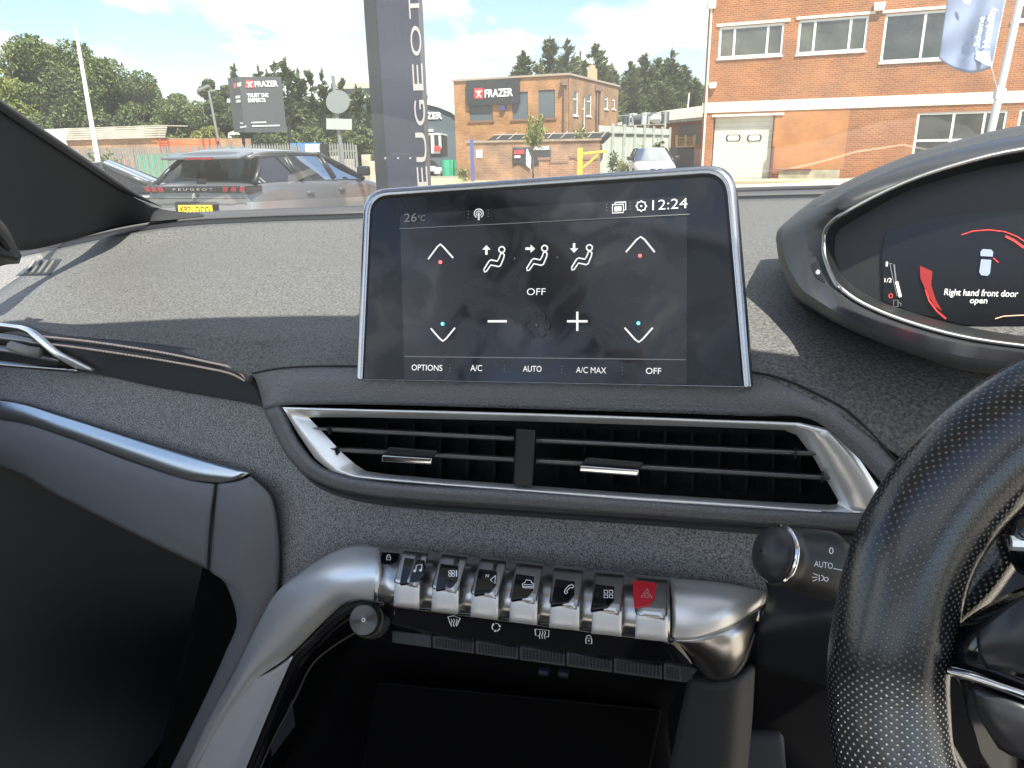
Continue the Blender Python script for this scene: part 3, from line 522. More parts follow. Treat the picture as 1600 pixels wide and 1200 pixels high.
# ---- low shed on the left, fence, racks, crates
P9 = facade(GX(60, 50), GX(247, 46)); LL = P9.uv(247, 220)[0]; vR0, vR1 = P9.uv(150, 218)[1], P9.uv(150, 200)[1]; ls = thing('low_brick_shed', P9.o, 'low brick shed with a pale boarded roof beneath the big trees', 'shed')
wall('wall', P9, 0, LL, 0, vR0, [], brick_mat('pink_brick', (0.50, 0.28, 0.15), (0.42, 0.22, 0.12), (0.46, 0.34, 0.24)), ls, d2=8); ug = P9.uv(105, 215)[0]; n = 5
for k in range(n): h = (vR1 - vR0) / n; g = MB(); g.pbox(P9, ug, vR0 + k * h, LL + .3, vR0 + (k + 1) * h - .03, -.3 - k * .06, .15 - k * .06); g.build('roof_board', mat('weathered_board', (0.50, 0.46, 0.38), .9, var=.25, vscale=1.2), ls)
g = MB(); g.pbox(P9, -3, 1.0, ug - .05, vR1, -6, .2); g.build('white_gable', upvc, ls); g = MB(); g.pbox(P9, -3, vR1, LL + .25, vR1 + .05, -2.2, -.2); g.build('roof', MATS['weathered_board'], ls)
gal = mat('galvanised_steel', (0.24, 0.245, 0.235), .5, metal=.3)
pf = thing('palisade_fence', GX(250, 34), 'grey steel palisade fence running behind the parked cars', 'fence'); fa, fb_ = GX(60, 34), GX(560, 36); PF = facade(fa, fb_); LP = (fb_ - fa).length; HP = 1.75
n = 120; me = None
for k in range(n):
    u = LP * k / n
    if me is None:
        b = MB(); b.pbox(PF, u - .035, .1, u + .035, HP, -.02, 0); b.poly([PF.at(u - .035, HP, -.01), PF.at(u + .035, HP, -.01), PF.at(u, HP + .12, -.01)]); me = b.build('pale', gal, pf); o0 = me
    else: o = o0.copy(); COL.objects.link(o); o.parent = pf; o.matrix_parent_inverse = o0.matrix_parent_inverse; o.location = PF.u * u
for v in (.35, 1.45): g = MB(); g.pbox(PF, 0, v, LP, v + .06, -.07, -.03); g.build('rail', gal, pf)
for k in range(11): g = MB(); g.pbox(PF, LP * k / 10 - .05, 0, LP * k / 10 + .05, HP, -.16, -.075); g.build('post', gal, pf)
org = mat('orange_paint', (0.72, 0.16, 0.03), .5); PO = facade(GX(248, 42), GX(342, 43)); v0, v1 = PO.uv(300, 236)[1], PO.uv(300, 218)[1]; LO = PO.uv(342, 225)[0]
orc = thing('orange_beam_stack', PO.o, 'stack of long orange steel beams behind the palisade fence', 'beam stack'); nb_ = 7
for k in range(nb_):
    v = v0 + (v1 - v0) * k / nb_; 
    for w in (0, -.35, -.7): g = MB(); g.pbox(PO, (k % 2) * .25, v, LO - .15 * (k % 3), v + (v1 - v0) / nb_ - .05, w - .2, w); g.build('beam', org, orc)
g = MB()
for u in (.35, .75, LO * .75, LO * .85, LO * .95): g.pbox(PO, u, 0, u + .09, v1 + .05, .03, .1)
g.build('upright_frames', mat('dark_red_paint', (0.30, 0.05, 0.03), .6), orc)
def stacked(name, x0, y0, x1, y1, Y, nx, ny, m, label, cat, group, gap=.05, dep=.9):
    pl = facade(GX(x0, Y), GX(x1, Y)); a = pl.uv(x0, y1); b = pl.uv(x1, y0); w = (b[0] - a[0]) / nx; h = b[1] / ny
    for i in range(nx):
        for j in range(ny):
            g = MB(); u, v = a[0] + i * w, j * h
            g.pbox(pl, u, v, u + w - gap, v + .06, -dep, 0); g.pbox(pl, u, v + h - .1, u + w - gap, v + h - .02, -dep, 0)
            for t in np.linspace(0, 1, 4): uu = u + (w - gap - .06) * t; g.pbox(pl, uu, v + .06, uu + .06, v + h - .1, -dep, 0)
            g.pbox(pl, u + .04, v + .07, u + w - gap - .04, v + h - .11, -dep + .04, -.05)
            tag(g.build(name, m), label % (('bottom', 'second', 'third', 'top')[j if j < ny - 1 else 3], ORD[i]), cat, group)
stacked('blue_crate', 456, 222, 495, 246, 37, 4, 4, mat('blue_plastic', (0.04, 0.22, 0.55), .5), 'blue plastic crate, %s row, %s pile counting towards the white cabinet', 'crate', 'blue crates')
stacked('pale_blue_crate', 355, 230, 392, 246, 38, 3, 2, mat('pale_blue_plastic', (0.25, 0.48, 0.70), .5), 'pale blue crate under the FRAZER roadside board, %s row, %s pile from the street lamp', 'crate', 'pale blue crates')
stacked('green_cage', 217, 240, 262, 262, 37.5, 4, 2, mat('green_mesh', (0.05, 0.42, 0.22), .5), 'green mesh cage behind the fence, %s row, %s pile from the white pole', 'cage', 'green cages')
stacked('pink_crate', 180, 247, 214, 262, 38, 3, 1, mat('faded_red_plastic', (0.50, 0.20, 0.16), .6), 'faded red crate, %s row, %s from the white pole beside the green cages', 'crate', 'faded red crates')
q = GX(495, 35.5); cb = thing('white_cabinet', q, 'white utility cabinet with faded poster beside blue crates', 'cabinet'); g = MB(); g.box(q + UP * .9, .62, .5, 1.8); g.build('body', upvc, cb, bevel=.02); g = MB(); g.box(q + Vector((0, -.262, 1.3)), .45, .01, .6); g.build('poster', mat('poster', (0.70, 0.60, 0.40), .6, var=.4, vscale=3), cb); g = MB(); g.box(q + Vector((.48, .1, .9)), .26, .5, 1.8); g.build('side_post', black, cb)
conc = mat('weathered_concrete', (0.42, 0.38, 0.30), .9, var=.2, vscale=3)
for k, x in enumerate((516, 527, 539, 549, 560, 575, 586)):
    q = GX(x, 37 + k % 2); h = (1.0, 1.25, .8, 1.1, .7, 1.3, 1.0)[k]; g = MB(); g.box(q + UP * h / 2, .42, .42, h); tag(g.build('concrete_block', conc, bevel=.03), 'weathered concrete block, %s in the row from the road sign towards the totem' % ORD[k], 'concrete block', 'concrete blocks along the conifers')
P10 = facade(GX(500, 90), GX(640, 88)); a = P10.uv(520, 176); b = P10.uv(596, 128); off_ = thing('grey_panel_building', P10.o, 'pale grey panelled building rising behind the conifers', 'building')
wall('wall', P10, a[0], b[0], 0, b[1], [], mat('pale_panel', (0.46, 0.44, 0.36), .8), off_, d2=10)
for k in range(3): v = b[1] - .6 - k * 1.9; g = MB(); g.pbox(P10, a[0] + .3, v - .7, b[0] - .3, v, 0, .05); g.build('window_band', pane_d, off_)
# ---- FRAZER roadside board
sA, sB, sC = YD(383, 207, 38), YD(448, 206, 38.6), YD(366, 207, 39.6); Q1 = facade(sA, sB); Q2 = facade(sC, sA)
rb = thing('roadside_sign', Vector((sA.x, sA.y, 0)), 'free standing charcoal FRAZER board reading TRUST THE EXPERTS on posts', 'sign'); W1 = Q1.uv(447, 160)[0]; hb = Q1.uv(415, 120)[1]
signm = mat('sign_grey', (0.065, 0.07, 0.075), .5)
g = MB(); g.poly([sC, sA, sB, sB + (sC - sA)], UP * hb); g.build('board', signm, rb)
logo(Q1, 383.5, 125, 396.5, 137.5, rb, .03); text('lettering', 'FRAZER', Q1, (398.3, 135.5), (434.5, 134.5), 8.3, whitel, rb, off=.03, bold=.03)
text('lettering', 'TRUST THE', Q1, (386.5, 152), (419.5, 151.3), 5.6, whitel, rb, off=.03, bold=.03); text('lettering', 'EXPERTS', Q1, (388, 159.5), (415, 159), 5.6, whitel, rb, off=.03, bold=.03)
g = MB(); stroke(g, Q1, [(393, 191.5), (416, 191)], 1.7, .03); stroke(g, Q1, [(394, 196.8), (437, 196)], 1.7, .03); g.build('small_print', whitel, rb)
logo(Q2, 364.5, 129, 369.5, 138, rb, .03); g = MB(); [stroke(g, Q2, s_, w_, .03) for s_, w_ in (([(370.5, 133), (377, 131)], 6), ([(368, 152), (375.5, 151)], 4), ([(369, 158.5), (376, 157.5)], 4), ([(375, 192.5), (380, 192)], 2.2), ([(375, 199), (385, 197.5)], 2.6))]; g.build('small_print', whitel, rb)
for x, y, Y in ((379, 207, 39.4), (393, 207, 38.4), (452, 206, 39.0)): p = YD(x, y, Y); g = MB(); g.tube([Vector((p.x, p.y, 0)), Vector((p.x, p.y, p.z + .3))], .08, 8); g.build('post', black, rb)
# ---- poles
def pole(name, x0, y0, x1, y1, Y, r0, r1, m, parent=None):
    a, b = YD(x0, y0, Y), YD(x1, y1, Y); d = (a - b) / (a - b).z; g = MB(); g.tube([b - d * b.z, a], [r1, r0], 12); return g.build(name, m, parent), a
o, _ = pole('white_flagpole', 118, 44, 154, 258, 24, .045, .085, white); tag(o, 'tall bare white pole leaning slightly before the big round tree', 'pole')
lp = thing('street_lamp', GX(345, 44), 'slim grey street lamp beside the roadside board', 'street lamp'); _, t = pole('pole', 326, 142, 345, 240, 44, .06, .09, gal, lp)
g = MB(); g.box(t + Vector((-.25, 0, .15)), .65, .3, .12, Vector((.93, 0, .36)), Vector((0, 1, 0)), Vector((-.36, 0, .93))); g.box(t + Vector((.2, .1, .02)), .3, .25, .1); g.build('lamp_head', gal, lp)
rs = thing('road_sign', GX(535, 22), 'round road sign seen from behind with a rectangular plate below', 'road sign'); o, t = pole('post', 520, 118, 536, 268, 22, .05, .06, gal, rs)
PS = Pl(YD(510, 160, 21.9), YD(548, 160, 21.9), n=Vector((.05, -1, 0))); g = MB(); g.poly([PS(x, y) for x, y in arc(528, 159, 18.5, 0, 360, 28)[:-1]], Vector((0, -.02, 0))); g.build('disc', mat('grey_sign_back', (0.22, 0.24, 0.23), .5), rs)
g = MB(); g.poly([PS(x, y, .02) for x, y in ((510, 202), (550, 203), (550, 186), (510, 185))], Vector((0, -.02, 0))); g.build('plate', mat('white_sign_back', (0.40, 0.40, 0.37), .5), rs)
for x, y, Y in ((1246, 150, 58),): pass
o, _ = pole('lamp_pole', 1077, 145, 1073, 182, 58, .05, .07, cream); tag(o, 'thin pale lamp pole among the conifers beyond the shed', 'pole')
# ---- dark totem
T0, T1 = GX(583, 12.2), GX(659, 12.2); T0 = Vector((YD(587, 150, 12.2).x, 12.2, 0)); T1 = Vector((YD(661, 150, 12.2).x, 12.1, 0)); TP = facade(T0, T1); TW = (T1 - T0).length
tot = thing('totem_sign', T0, 'tall dark blue totem sign with vertical silver PEUGEOT lettering', 'totem sign'); tm = mat('totem_blue', (0.035, 0.038, 0.06), .25, var=.06, vscale=1.2); tm2 = mat('totem_side', (0.02, 0.024, 0.028), .4)
hb1, hb2 = TP.uv(620, 285)[1], TP.uv(620, 240)[1]
g = MB(); g.pbox(TP, .10, hb2, TW, 5.5, -.30, 0); g.build('panel', tm, tot); g = MB(); g.pbox(TP, .10, 0, TW, hb2 - .01, -.30, 0); g.build('lower_panel', tm, tot); g = MB(); g.pbox(TP, -.10, 0, .095, 5.5, -.34, -.03); g.build('side_channel', tm2, tot); g = MB(); g.pbox(TP, -.3, 0, TW + .2, .1, -.5, .2); g.build('base', conc, tot)
sil = mat('totem_letter', (0.50, 0.46, 0.43), .4, metal=.3)
for ch, y0, y1, xo in (('P', 337, 313, 2), ('E', 292, 260, 0), ('U', 253, 207, -2), ('G', 196, 156, -4), ('E', 141, 99, -7), ('O', 87, 40, -10), ('T', 29, -12, -13)):
    xb = 669 + xo
    text('lettering', ch, TP, (xb, y0), (xb - 2.2, y1), 16, sil, tot, off=.006, bold=0.0, ext=.02)
g = MB()
for x in (602, 622, 641): disc(g, TP, x, 247, 1.6, .01)
g.build('bolts', sil, tot)
#==TREES
# ---- trees
def leaf_mesh(P, sz, dirs=None, flat=.0):
    n = len(P); a = rng.normal(size=(n, 3)); a /= np.linalg.norm(a, axis=1)[:, None]; b = rng.normal(size=(n, 3))
    if dirs is not None: a = dirs + .25 * a; a /= np.linalg.norm(a, axis=1)[:, None]
    b -= (b * a).sum(1)[:, None] * a; b /= np.linalg.norm(b, axis=1)[:, None]; s = sz * rng.uniform(.6, 1.3, n)[:, None]; l = s * (1.6 if dirs is not None else 1.0)
    c3 = np.cross(a, b) * s * .25
    V = np.stack([P - a * l, P + b * s * .5 + c3, P + a * l, P - b * s * .5 + c3], 1).reshape(-1, 3); me = bpy.data.meshes.new('leaves')
    me.vertices.add(4 * n); me.vertices.foreach_set('co', V.ravel()); me.loops.add(4 * n); me.loops.foreach_set('vertex_index', np.arange(4 * n)); me.polygons.add(n); me.polygons.foreach_set('loop_start', np.arange(0, 4 * n, 4)); me.polygons.foreach_set('loop_total', np.full(n, 4)); me.update(); me.validate(); return me
bark = mat('bark', (0.10, 0.08, 0.06), .95, var=.3, vscale=3, bump=.6, bscale=8, bdist=.05)
LM = {'mid': leaf_mat('leaf_mid', (0.08, 0.115, 0.035), (0.125, 0.165, 0.055), (0.22, 0.25, 0.09)), 'dark': leaf_mat('leaf_dark', (0.06, 0.09, 0.034), (0.095, 0.13, 0.05), (0.16, 0.19, 0.075)), 'light': leaf_mat('leaf_light', (0.15, 0.18, 0.04), (0.22, 0.25, 0.06), (0.32, 0.34, 0.11)), 'conifer': leaf_mat('conifer', (0.065, 0.09, 0.036), (0.11, 0.135, 0.055), (0.18, 0.20, 0.085))}
def broad(name, x, ytop, wpx, Y, kind, label, group=None, n=9000, leaf=.22, zlow=.12, seed=1):
    rg = np.random.default_rng(seed); base = GX(x, Y); H = YD(x, ytop, Y).z; R_ = wpx / 2 * Y / 1190; t = thing(name, base, label, 'tree', group)
    nb = int(26 + R_ * 4); cz = H * (zlow + 1) / 2; hz = H * (1 - zlow) / 2; cl = []
    for _ in range(nb):
        v = rg.normal(size=3); v /= np.linalg.norm(v); r = rg.uniform(.35, .80); cl.append((base.x + v[0] * r * R_, Y + v[1] * r * R_, cz + v[2] * r * hz, rg.uniform(.20, .36) * min(R_, hz)))
    cl = np.array(cl); w = cl[:, 3] ** 2; idx = rg.choice(len(cl), n, p=w / w.sum()); v = rg.normal(size=(n, 3)); v /= np.linalg.norm(v, axis=1)[:, None]
    P = cl[idx, :3] + v * cl[idx, 3:4] * rg.uniform(.55, 1.12, n)[:, None] ** .6 * np.array([1, 1, .85]); P[:, 2] = np.maximum(P[:, 2], .3); P[:, 2] = np.minimum(P[:, 2], H + rg.uniform(-.3, .3, n))
    link('crown', leaf_mesh(P, leaf), LM[kind], t)
    g = MB(); g.tube([base, base + UP * H * .3, base + Vector((.2, 0, H * .6))], [R_ * .07 + .1, R_ * .05 + .08, .08], 8)
    for c in cl[:12]: g.tube([base + UP * H * .25, (base + UP * H * .35).lerp(Vector(c[:3]), .6), Vector(c[:3])], [.14, .09, .04], 5)
    g.build('trunk', bark, t, smooth=True); return t
def conifer(name, x, ytop, wpx, Y, label, group, n=2600, seed=1, kind='conifer', leaf=.16, full=1.0):
    rg = np.random.default_rng(seed); base = GX(x, Y); H = YD(x, ytop, Y).z; R_ = wpx / 2 * Y / 1190; t = thing(name, base, label, 'tree', group); Ps, Ds = [], []
    nb = int(n / 22)
    for _ in range(nb):
        h = 1 - rg.uniform(0, 1) ** .62 * .97; r = R_ * 1.2 * (1 - h) ** .62 * rg.uniform(.65, 1.12) + .12; a = rg.uniform(0, 6.28); droop = rg.uniform(-.15, .35)
        k = rg.uniform(.08, 1, 22); d = np.array([math.cos(a), math.sin(a), 0]); p = np.array([base.x, Y, h * H]) + d * (r * k)[:, None]; p[:, 2] += r * k * droop - .25 * r * k ** 2 + rg.normal(0, .06, 22); p += rg.normal(0, .07 * R_ ** .5, (22, 3)); Ps.append(p); Ds.append(np.tile(d * .8 + np.array([0, 0, .5]), (22, 1)))
    tip = np.array([[base.x, Y, H * (1 - .006 * i)] for i in range(12)]) + rg.normal(0, .03, (12, 3)); Ps.append(tip); Ds.append(np.tile([0, 0, 1.], (12, 1)))
    P = np.concatenate(Ps); D = np.concatenate(Ds); P[:, 2] = np.maximum(P[:, 2], .2); link('crown', leaf_mesh(P, leaf, D), LM[kind], t)
    g = MB(); g.tube([base, base + UP * H * .5, base + UP * H * .98], [.16, .10, .02], 6); g.build('trunk', bark, t, smooth=True); return t
broad('round_tree', 128, 42, 205, 72, 'mid', 'largest round leafy tree, tallest one behind the white pole', None, 42000, .18, seed=3)
broad('leafy_tree', 15, 84, 120, 66, 'light', 'yellow green leafy tree at the edge beside the largest tree', None, 15000, .17, seed=4)
broad('leafy_tree', 232, 84, 110, 74, 'mid', 'leafy tree shouldering the largest tree, higher than the bushes', None, 15000, .17, seed=5)
broad('leafy_tree', 292, 140, 110, 70, 'mid', 'lower spreading tree between the big trees and the street lamp', None, 13000, .16, seed=6)
broad('leafy_tree', 357, 98, 62, 60, 'dark', 'dark upright leafy tree directly behind the roadside board', None, 13000, .16, seed=7)
broad('shrub', 332, 185, 52, 52, 'light', 'bright yellow green shrub at the foot of the street lamp', None, 3500, .16, .02, seed=8)
broad('shrub', 280, 205, 60, 56, 'mid', 'rounded bush above the orange beams', None, 3000, .16, .02, seed=9)
broad('shrub', 60, 165, 130, 58, 'mid', 'mid green bush mass behind the low brick shed roof', None, 9000, .16, .02, seed=19)
broad('shrub', 190, 170, 120, 60, 'dark', 'dark green bush standing behind the low brick shed', None, 9000, .16, .02, seed=20)
lb = ['thin pointed conifer, %s of its kind from the roadside board towards the totem', 'bushy conifer, %s of its kind from the roadside board towards the totem']; kc_ = [-1, -1]
for i, (x, yt, w, k) in enumerate(((386, 103, 22, 0), (400, 130, 24, 0), (421, 104, 20, 0), (434, 112, 24, 0), (446, 96, 30, 1), (462, 92, 44, 1), (480, 108, 40, 1), (498, 112, 26, 0), (516, 112, 24, 0), (530, 135, 40, 1), (545, 125, 26, 0), (566, 136, 40, 1), (583, 150, 30, 1), (474, 140, 60, 1), (512, 160, 60, 1))):
    kc_[k] += 1
    conifer('conifer', x, yt, w * 1.25, 54 + (i * 3) % 7, lb[k] % ORD[kc_[k]], 'pointed conifers behind the roadside board' if k == 0 else 'bushy conifers behind the roadside board', 3200, 30 + i, 'conifer' if i % 3 else 'dark')
for i, x in enumerate((455, 500, 545, 575)): broad('shrub', x, 195 - 8 * (i % 2), 50, 50, 'mid', 'low green bush under the conifers, %s from the roadside board' % ORD[i], 'low bushes under the conifers', 3000, .14, .02, seed=60 + i)
for i, (x, yt, w) in enumerate(((803, 112, 34), (820, 82, 40), (845, 95, 44), (860, 60, 46), (884, 62, 50), (905, 82, 44), (930, 72, 60), (952, 100, 40))):
    conifer('tall_conifer', x, yt, w * 1.75, 78 + (i * 5) % 9, 'dark conifer above the flat roof, %s from the name board towards the chimney side' % ORD[i], 'conifers above the flat roof', 6500, 80 + i, leaf=.2)
for i, (x, yt, w) in enumerate(((980, 96, 50), (1003, 85, 60), (1022, 92, 60), (1042, 82, 60), (1060, 104, 60), (1080, 124, 54), (1100, 134, 50), (1030, 130, 100), (990, 130, 80))):
    conifer('yard_conifer', x, yt, w * 1.5, 88 + (i * 4) % 9, 'broad conifer beyond the long shed, %s counted from the brick building' % ORD[i], 'conifers beyond the long shed', 8000, 100 + i, leaf=.2)
conifer('small_conifer', 668, 132, 14, 92, 'small conifer top showing over the dark hall roof', None, 800, 130)
# sapling and weeds
def plant(name, x, Y, ytop, wpx, label, n=500, leaf=.09, kind='light', trunk=True, cat='sapling', lowf=.45, seed=5):
    rg = np.random.default_rng(seed); base = GX(x, Y); H = YD(x, ytop, Y).z; R_ = wpx / 2 * Y / 1190; t = thing(name, base, label, cat); Ps = []; g = MB(); g.tube([base, base + UP * H * .6], [.05 if trunk else .015, .03], 6)
    for _ in range(14):
        a = rg.uniform(0, 6.28); s = H * rg.uniform(lowf, .7); e = Vector((base.x + math.cos(a) * R_ * rg.uniform(.4, 1), Y + math.sin(a) * R_ * .8, H * rg.uniform(lowf + .15, 1))); st = Vector((base.x, Y, s)); g.tube([st, st.lerp(e, .5) + UP * .1, e], [.02, .012, .006], 4)
        for _ in range(n // 14): k = rg.uniform(.2, 1.05); p = st.lerp(e, k); Ps.append([p.x + rg.normal(0, .1), p.y + rg.normal(0, .1), p.z + rg.normal(0, .1)])
    link('crown', leaf_mesh(np.array(Ps), leaf), LM[kind], t); g.build('trunk' if trunk else 'stem', bark, t); return t
plant('sapling', 833, 33.8, 180, 46, 'young street tree with thin trunk in front of the yard wall', 700)
plant('wild_shrub', 905, 36.6, 195, 26, 'light weeds growing over the railing of the yard wall', 260, cat='shrub', trunk=False, seed=6)
plant('wild_shrub', 1013, 36, 222, 50, 'leafy weeds growing against the corrugated fence beside the white car', 1200, cat='shrub', trunk=False, lowf=.1, seed=7)
plant('tall_weed', 957, 36, 235, 12, 'thin dark weed stalk before the corrugated fence', 120, cat='weed', trunk=False, lowf=.2, seed=8, kind='mid')
plant('tall_weed', 972, 36, 248, 22, 'low dry weeds at the foot of the corrugated fence', 220, cat='weed', trunk=False, lowf=.1, seed=9)
plant('tall_weed', 724, 36.6, 258, 14, 'small tuft of weeds by the corner of the yellow brick building', 120, cat='weed', trunk=False, lowf=.05, seed=10)
plant('tall_weed', 160, 33.2, 236, 90, 'scrubby weeds growing along the fence behind the dark hatchback', 900, cat='weed', trunk=False, lowf=.05, seed=11, kind='mid')
# ---- cars
carglass = glass_mat('car_glass', (0.22, 0.26, 0.26), .03)
tyre = mat('tyre_rubber', (0.02, 0.02, 0.02), .85); tlr = mat('tail_light', (0.22, 0.012, 0.015), .15, coat=.6)
def car(name, loc, head, label, body, L=4.3, Wd=1.77, H=1.54, belt=.98, suv=True, facing_rear=True):
    t = thing(name, (0, 0, 0), label, 'car'); h2 = Wd / 2
    st = [(0.0, .86, belt - .12), (.05, .93, belt - .03), (.30, .985, belt + .02), (1.0, 1, belt + .02), (2.2, 1, belt - .01), (L * .70, 1, belt - .03), (L * .78, .98, belt - .06), (L * .90, .93, belt - .13), (L * .965, .84, belt - .22), (L, .70, belt - .34)]
    rows = []
    for y, w, z in st:
        w *= h2; lo = .24 if y > .1 else .34; half = [(0, lo), (w * .85, lo), (w * .97, lo + .16), (w, .62), (w * .985, z - .12), (w * .93, z - .02), (w * .80, z + .015), (0, z + .035)]
        rows.append([Vector((a, y, b)) for a, b in half] + [Vector((-a, y, b)) for a, b in reversed(half[1:-1])])
    b = MB(); n = len(rows[0]); vs = [p for r in rows for p in r]
    fs = [(i * n + j, i * n + (j + 1) % n, (i + 1) * n + (j + 1) % n, (i + 1) * n + j) for i in range(len(rows) - 1) for j in range(n)] + [tuple(reversed(range(n))), tuple((len(rows) - 1) * n + k for k in range(n))]
    b.add(vs, fs); o = b.build('body', body, t, smooth=True); m_ = o.modifiers.new('sub', 'SUBSURF'); m_.levels = 1; m_.render_levels = 2
    # cabin: corner posts between belt ring and roof ring
    yr0, yr1, yf1, yf0 = (.22, .62, L * .50, L * .735) if suv else (.5, 1.35, L * .50, L * .72); wb, wr = h2 * .93, h2 * .70; zb, zr = belt - .01, H - .05
    B = {'rl': Vector((-wb * .93, yr0, zb + .02)), 'rr': Vector((wb * .93, yr0, zb + .02)), 'fr': Vector((wb, yf0, zb - .04)), 'fl': Vector((-wb, yf0, zb - .04)), 'RL': Vector((-wr, yr1, zr - .03)), 'RR': Vector((wr, yr1, zr - .03)), 'FR': Vector((wr * .97, yf1, zr)), 'FL': Vector((-wr * .97, yf1, zr))}
    rw = [[B['RL'] + Vector((a, b_, 0)) for a, b_ in ()]]
    rr_ = []
    for k, y in enumerate(np.linspace(yr1 - (.26 if suv else .0), yf1 + .03, 7)):
        s = k / 6; z = zr + .045 * math.sin(math.pi * min(1, s * .9 + .12)) - (.03 if k == 0 else 0); rr_.append([Vector((wr * 1.02 * a, y, z - .045 * a * a * abs(a))) for a in (-1, -.9, -.5, 0, .5, .9, 1)])
    patch('roof', rr_, body, t, thick=.05, n=2, nv=2)
    b = MB()
    for p, q_, r in (('rl', 'RL', .036), ('rr', 'RR', .036), ('fr', 'FR', .038), ('fl', 'FL', .038)): b.tube([B[p], B[p].lerp(B[q_], .5) + Vector((B[p].x * .03, 0, .0)), B[q_]], r, 8)
    for s in (-1, 1):
        for y in ((L * .30, L * .515) if suv else (L * .5,)): yy = min(y, yf1 + .3); k = .0; b.tube([Vector((s * wb, yy, zb)), Vector((s * wr * 1.0, yy - .08 if yy < yf1 else yf1, zr))], .035, 6)
        b.tube([Vector((s * wr, yr1 - .1, zr - .02)), Vector((s * wr * .99, yf1, zr + .0))], .03, 6)
    b.build('pillar', body if not suv else satin_black, t, smooth=True)
    def gp(nm, a, b_, c, d, bow=.04, m=carglass):
        nrm = (b_ - a).cross(d - a).normalized(); cen = (a + b_ + c + d) / 4
        if nrm.dot(cen - Vector((0, L * .45, .8))) < 0: nrm = -nrm
        rws = [[a.lerp(b_, s).lerp(d.lerp(c, s), v) + nrm * bow * 4 * s * (1 - s) for s in (0, .25, .5, .75, 1)] for v in (0, .5, 1)]
        return patch(nm, rws, m, t, thick=0, n=2, nv=2)
    gp('rear_window', B['rl'], B['rr'], B['RR'], B['RL'], .05); gp('windscreen', B['fl'], B['fr'], B['FR'], B['FL'], .06)
    gp('side_window', B['rr'], B['fr'], B['FR'], B['RR'], .02); gp('side_window', B['rl'], B['fl'], B['FL'], B['RL'], .02)
    # interior: seats seen through the glass
    b = MB()
    for y in (.9, 2.05):
        for x in (-.38, .38): b.box((x, y, .95), .46, .13, .55); b.box((x, y + .02, 1.28 if H > 1.45 else 1.15), .24, .09, .16)
    b.build('seats', black, t, bevel=.03)
    for x in (-1, 1):
        for y in (.80, L - .88):
            c = Vector((x * (h2 - .1), y, .33)); g = MB(); g.tube([c - Vector((.11, 0, 0)), c + Vector((.11, 0, 0))], .33, 24); w = g.build('wheel', tyre, t); g = MB(); g.tube([c - Vector((.12, 0, 0)), c + Vector((.12, 0, 0))], .21, 16); g.build('rim', silver_d, w)
        g = MB(); g.box((x * (h2 + .10), L * .67, belt + .08), .2, .12, .15); g.build('wing_mirror', satin_black if suv else body, t, bevel=.03)
        for y in (L * .32, L * .54): g = MB(); g.box((x * (h2 + .005), y, belt - .17), .03, .18, .035); g.build('door_handle', body, t, bevel=.01)
    t.matrix_world = Matrix.Translation(loc) @ Matrix.Rotation(-head, 4, 'Z')
    return t, B
greyp = mat('silver_grey_paint', (0.19, 0.193, 0.20), .3, metal=.5, coat=.6)
c1, B1 = car('compact_suv', Vector((-4.10, 9.98, 0)), math.radians(16.4), 'silver grey SUV seen from its rear corner with yellow plate', greyp, belt=1.07, H=1.475)
def cp(x, y, z): return Vector((x, y, z))
def addp(t, g, nm, m, **k):
    o = g.build(nm, m, None, **k); o.parent = t; return o
g = MB(); g.hexa([cp(x, y, z) for z in (0, 1) for x, y in ((0, 0), (1, 0), (1, 1), (0, 1))]); 
g = MB(); g.box((0, .34, 1.425), 1.22, .34, .035, Vector((1, 0, 0)), Vector((0, .98, .17)), Vector((0, -.17, .98))); addp(c1, g, 'spoiler', greyp, bevel=.012)
g = MB(); g.box((0, .165, 1.395), .42, .02, .028); addp(c1, g, 'brake_light', tlr)
g = MB(); g.box((0, .004, 1.015), 1.36, .05, .075); addp(c1, g, 'light_bar', piano, bevel=.01)
for s in (-1, 1):
    g = MB()
    for k in range(3): g.box((s * (.50 + .115 * k), -.030 + .012 * k, 1.015), .075, .02, .062, Vector((1, 0, 0)), Vector((0, 1, 0)), Vector((s * .25, 0, .97)))
    addp(c1, g, 'tail_light', tlr, bevel=.004); g = MB(); g.box((s * .80, .13, 1.015), .10, .26, .075); addp(c1, g, 'tail_light_cover', piano, bevel=.01)
me, x0, x1, y0, y1 = text_mesh('PEUGEOT', .01, .0)
def lay(me_, x0, x1, w, h, org, ux, uy, m, nm, parent):
    me_ = me_.copy(); me_.materials.clear(); 
    for v in me_.vertices: c = v.co.copy(); v.co = org + ux * ((c.x - x0) / (x1 - x0) - .5) * w + uy * (c.y / .7) * h
    o = link(nm, me_, m); o.parent = parent; return o
sp_t, a0, a1, _, _ = text_mesh('P E U G E O T', .012, 0)
lay(sp_t, a0, a1, .62, .026, Vector((0, -.030, 1.002)), Vector((1, 0, 0)), Vector((0, 0, 1)), chrome, 'lettering', c1)
platem = mat('yellow_plate', (0.85, 0.60, 0.04), .5); g = MB(); g.box((0, -.035, .76), .52, .012, .112); addp(c1, g, 'number_plate', platem)
g = MB(); g.box((0, .002, .77), .66, .05, .17); addp(c1, g, 'plate_recess', satin_black, bevel=.02)
pt, a0, a1, _, _ = text_mesh('KP71 DCO', .02, 0); lay(pt, a0, a1, .46, .075, Vector((0, -.043, .723)), Vector((1, 0, 0)), Vector((0, 0, 1)), black, 'plate_lettering', c1)
g = MB(); lion = [(-.3, .2), (-.1, .95), (.3, 1), (.35, .75), (.1, .7), (.45, .45), (.15, .45), (.3, .1), (.4, -.3), (.2, -.1), (0, .1), (-.1, -.3), (-.35, -.3), (-.2, 0)]
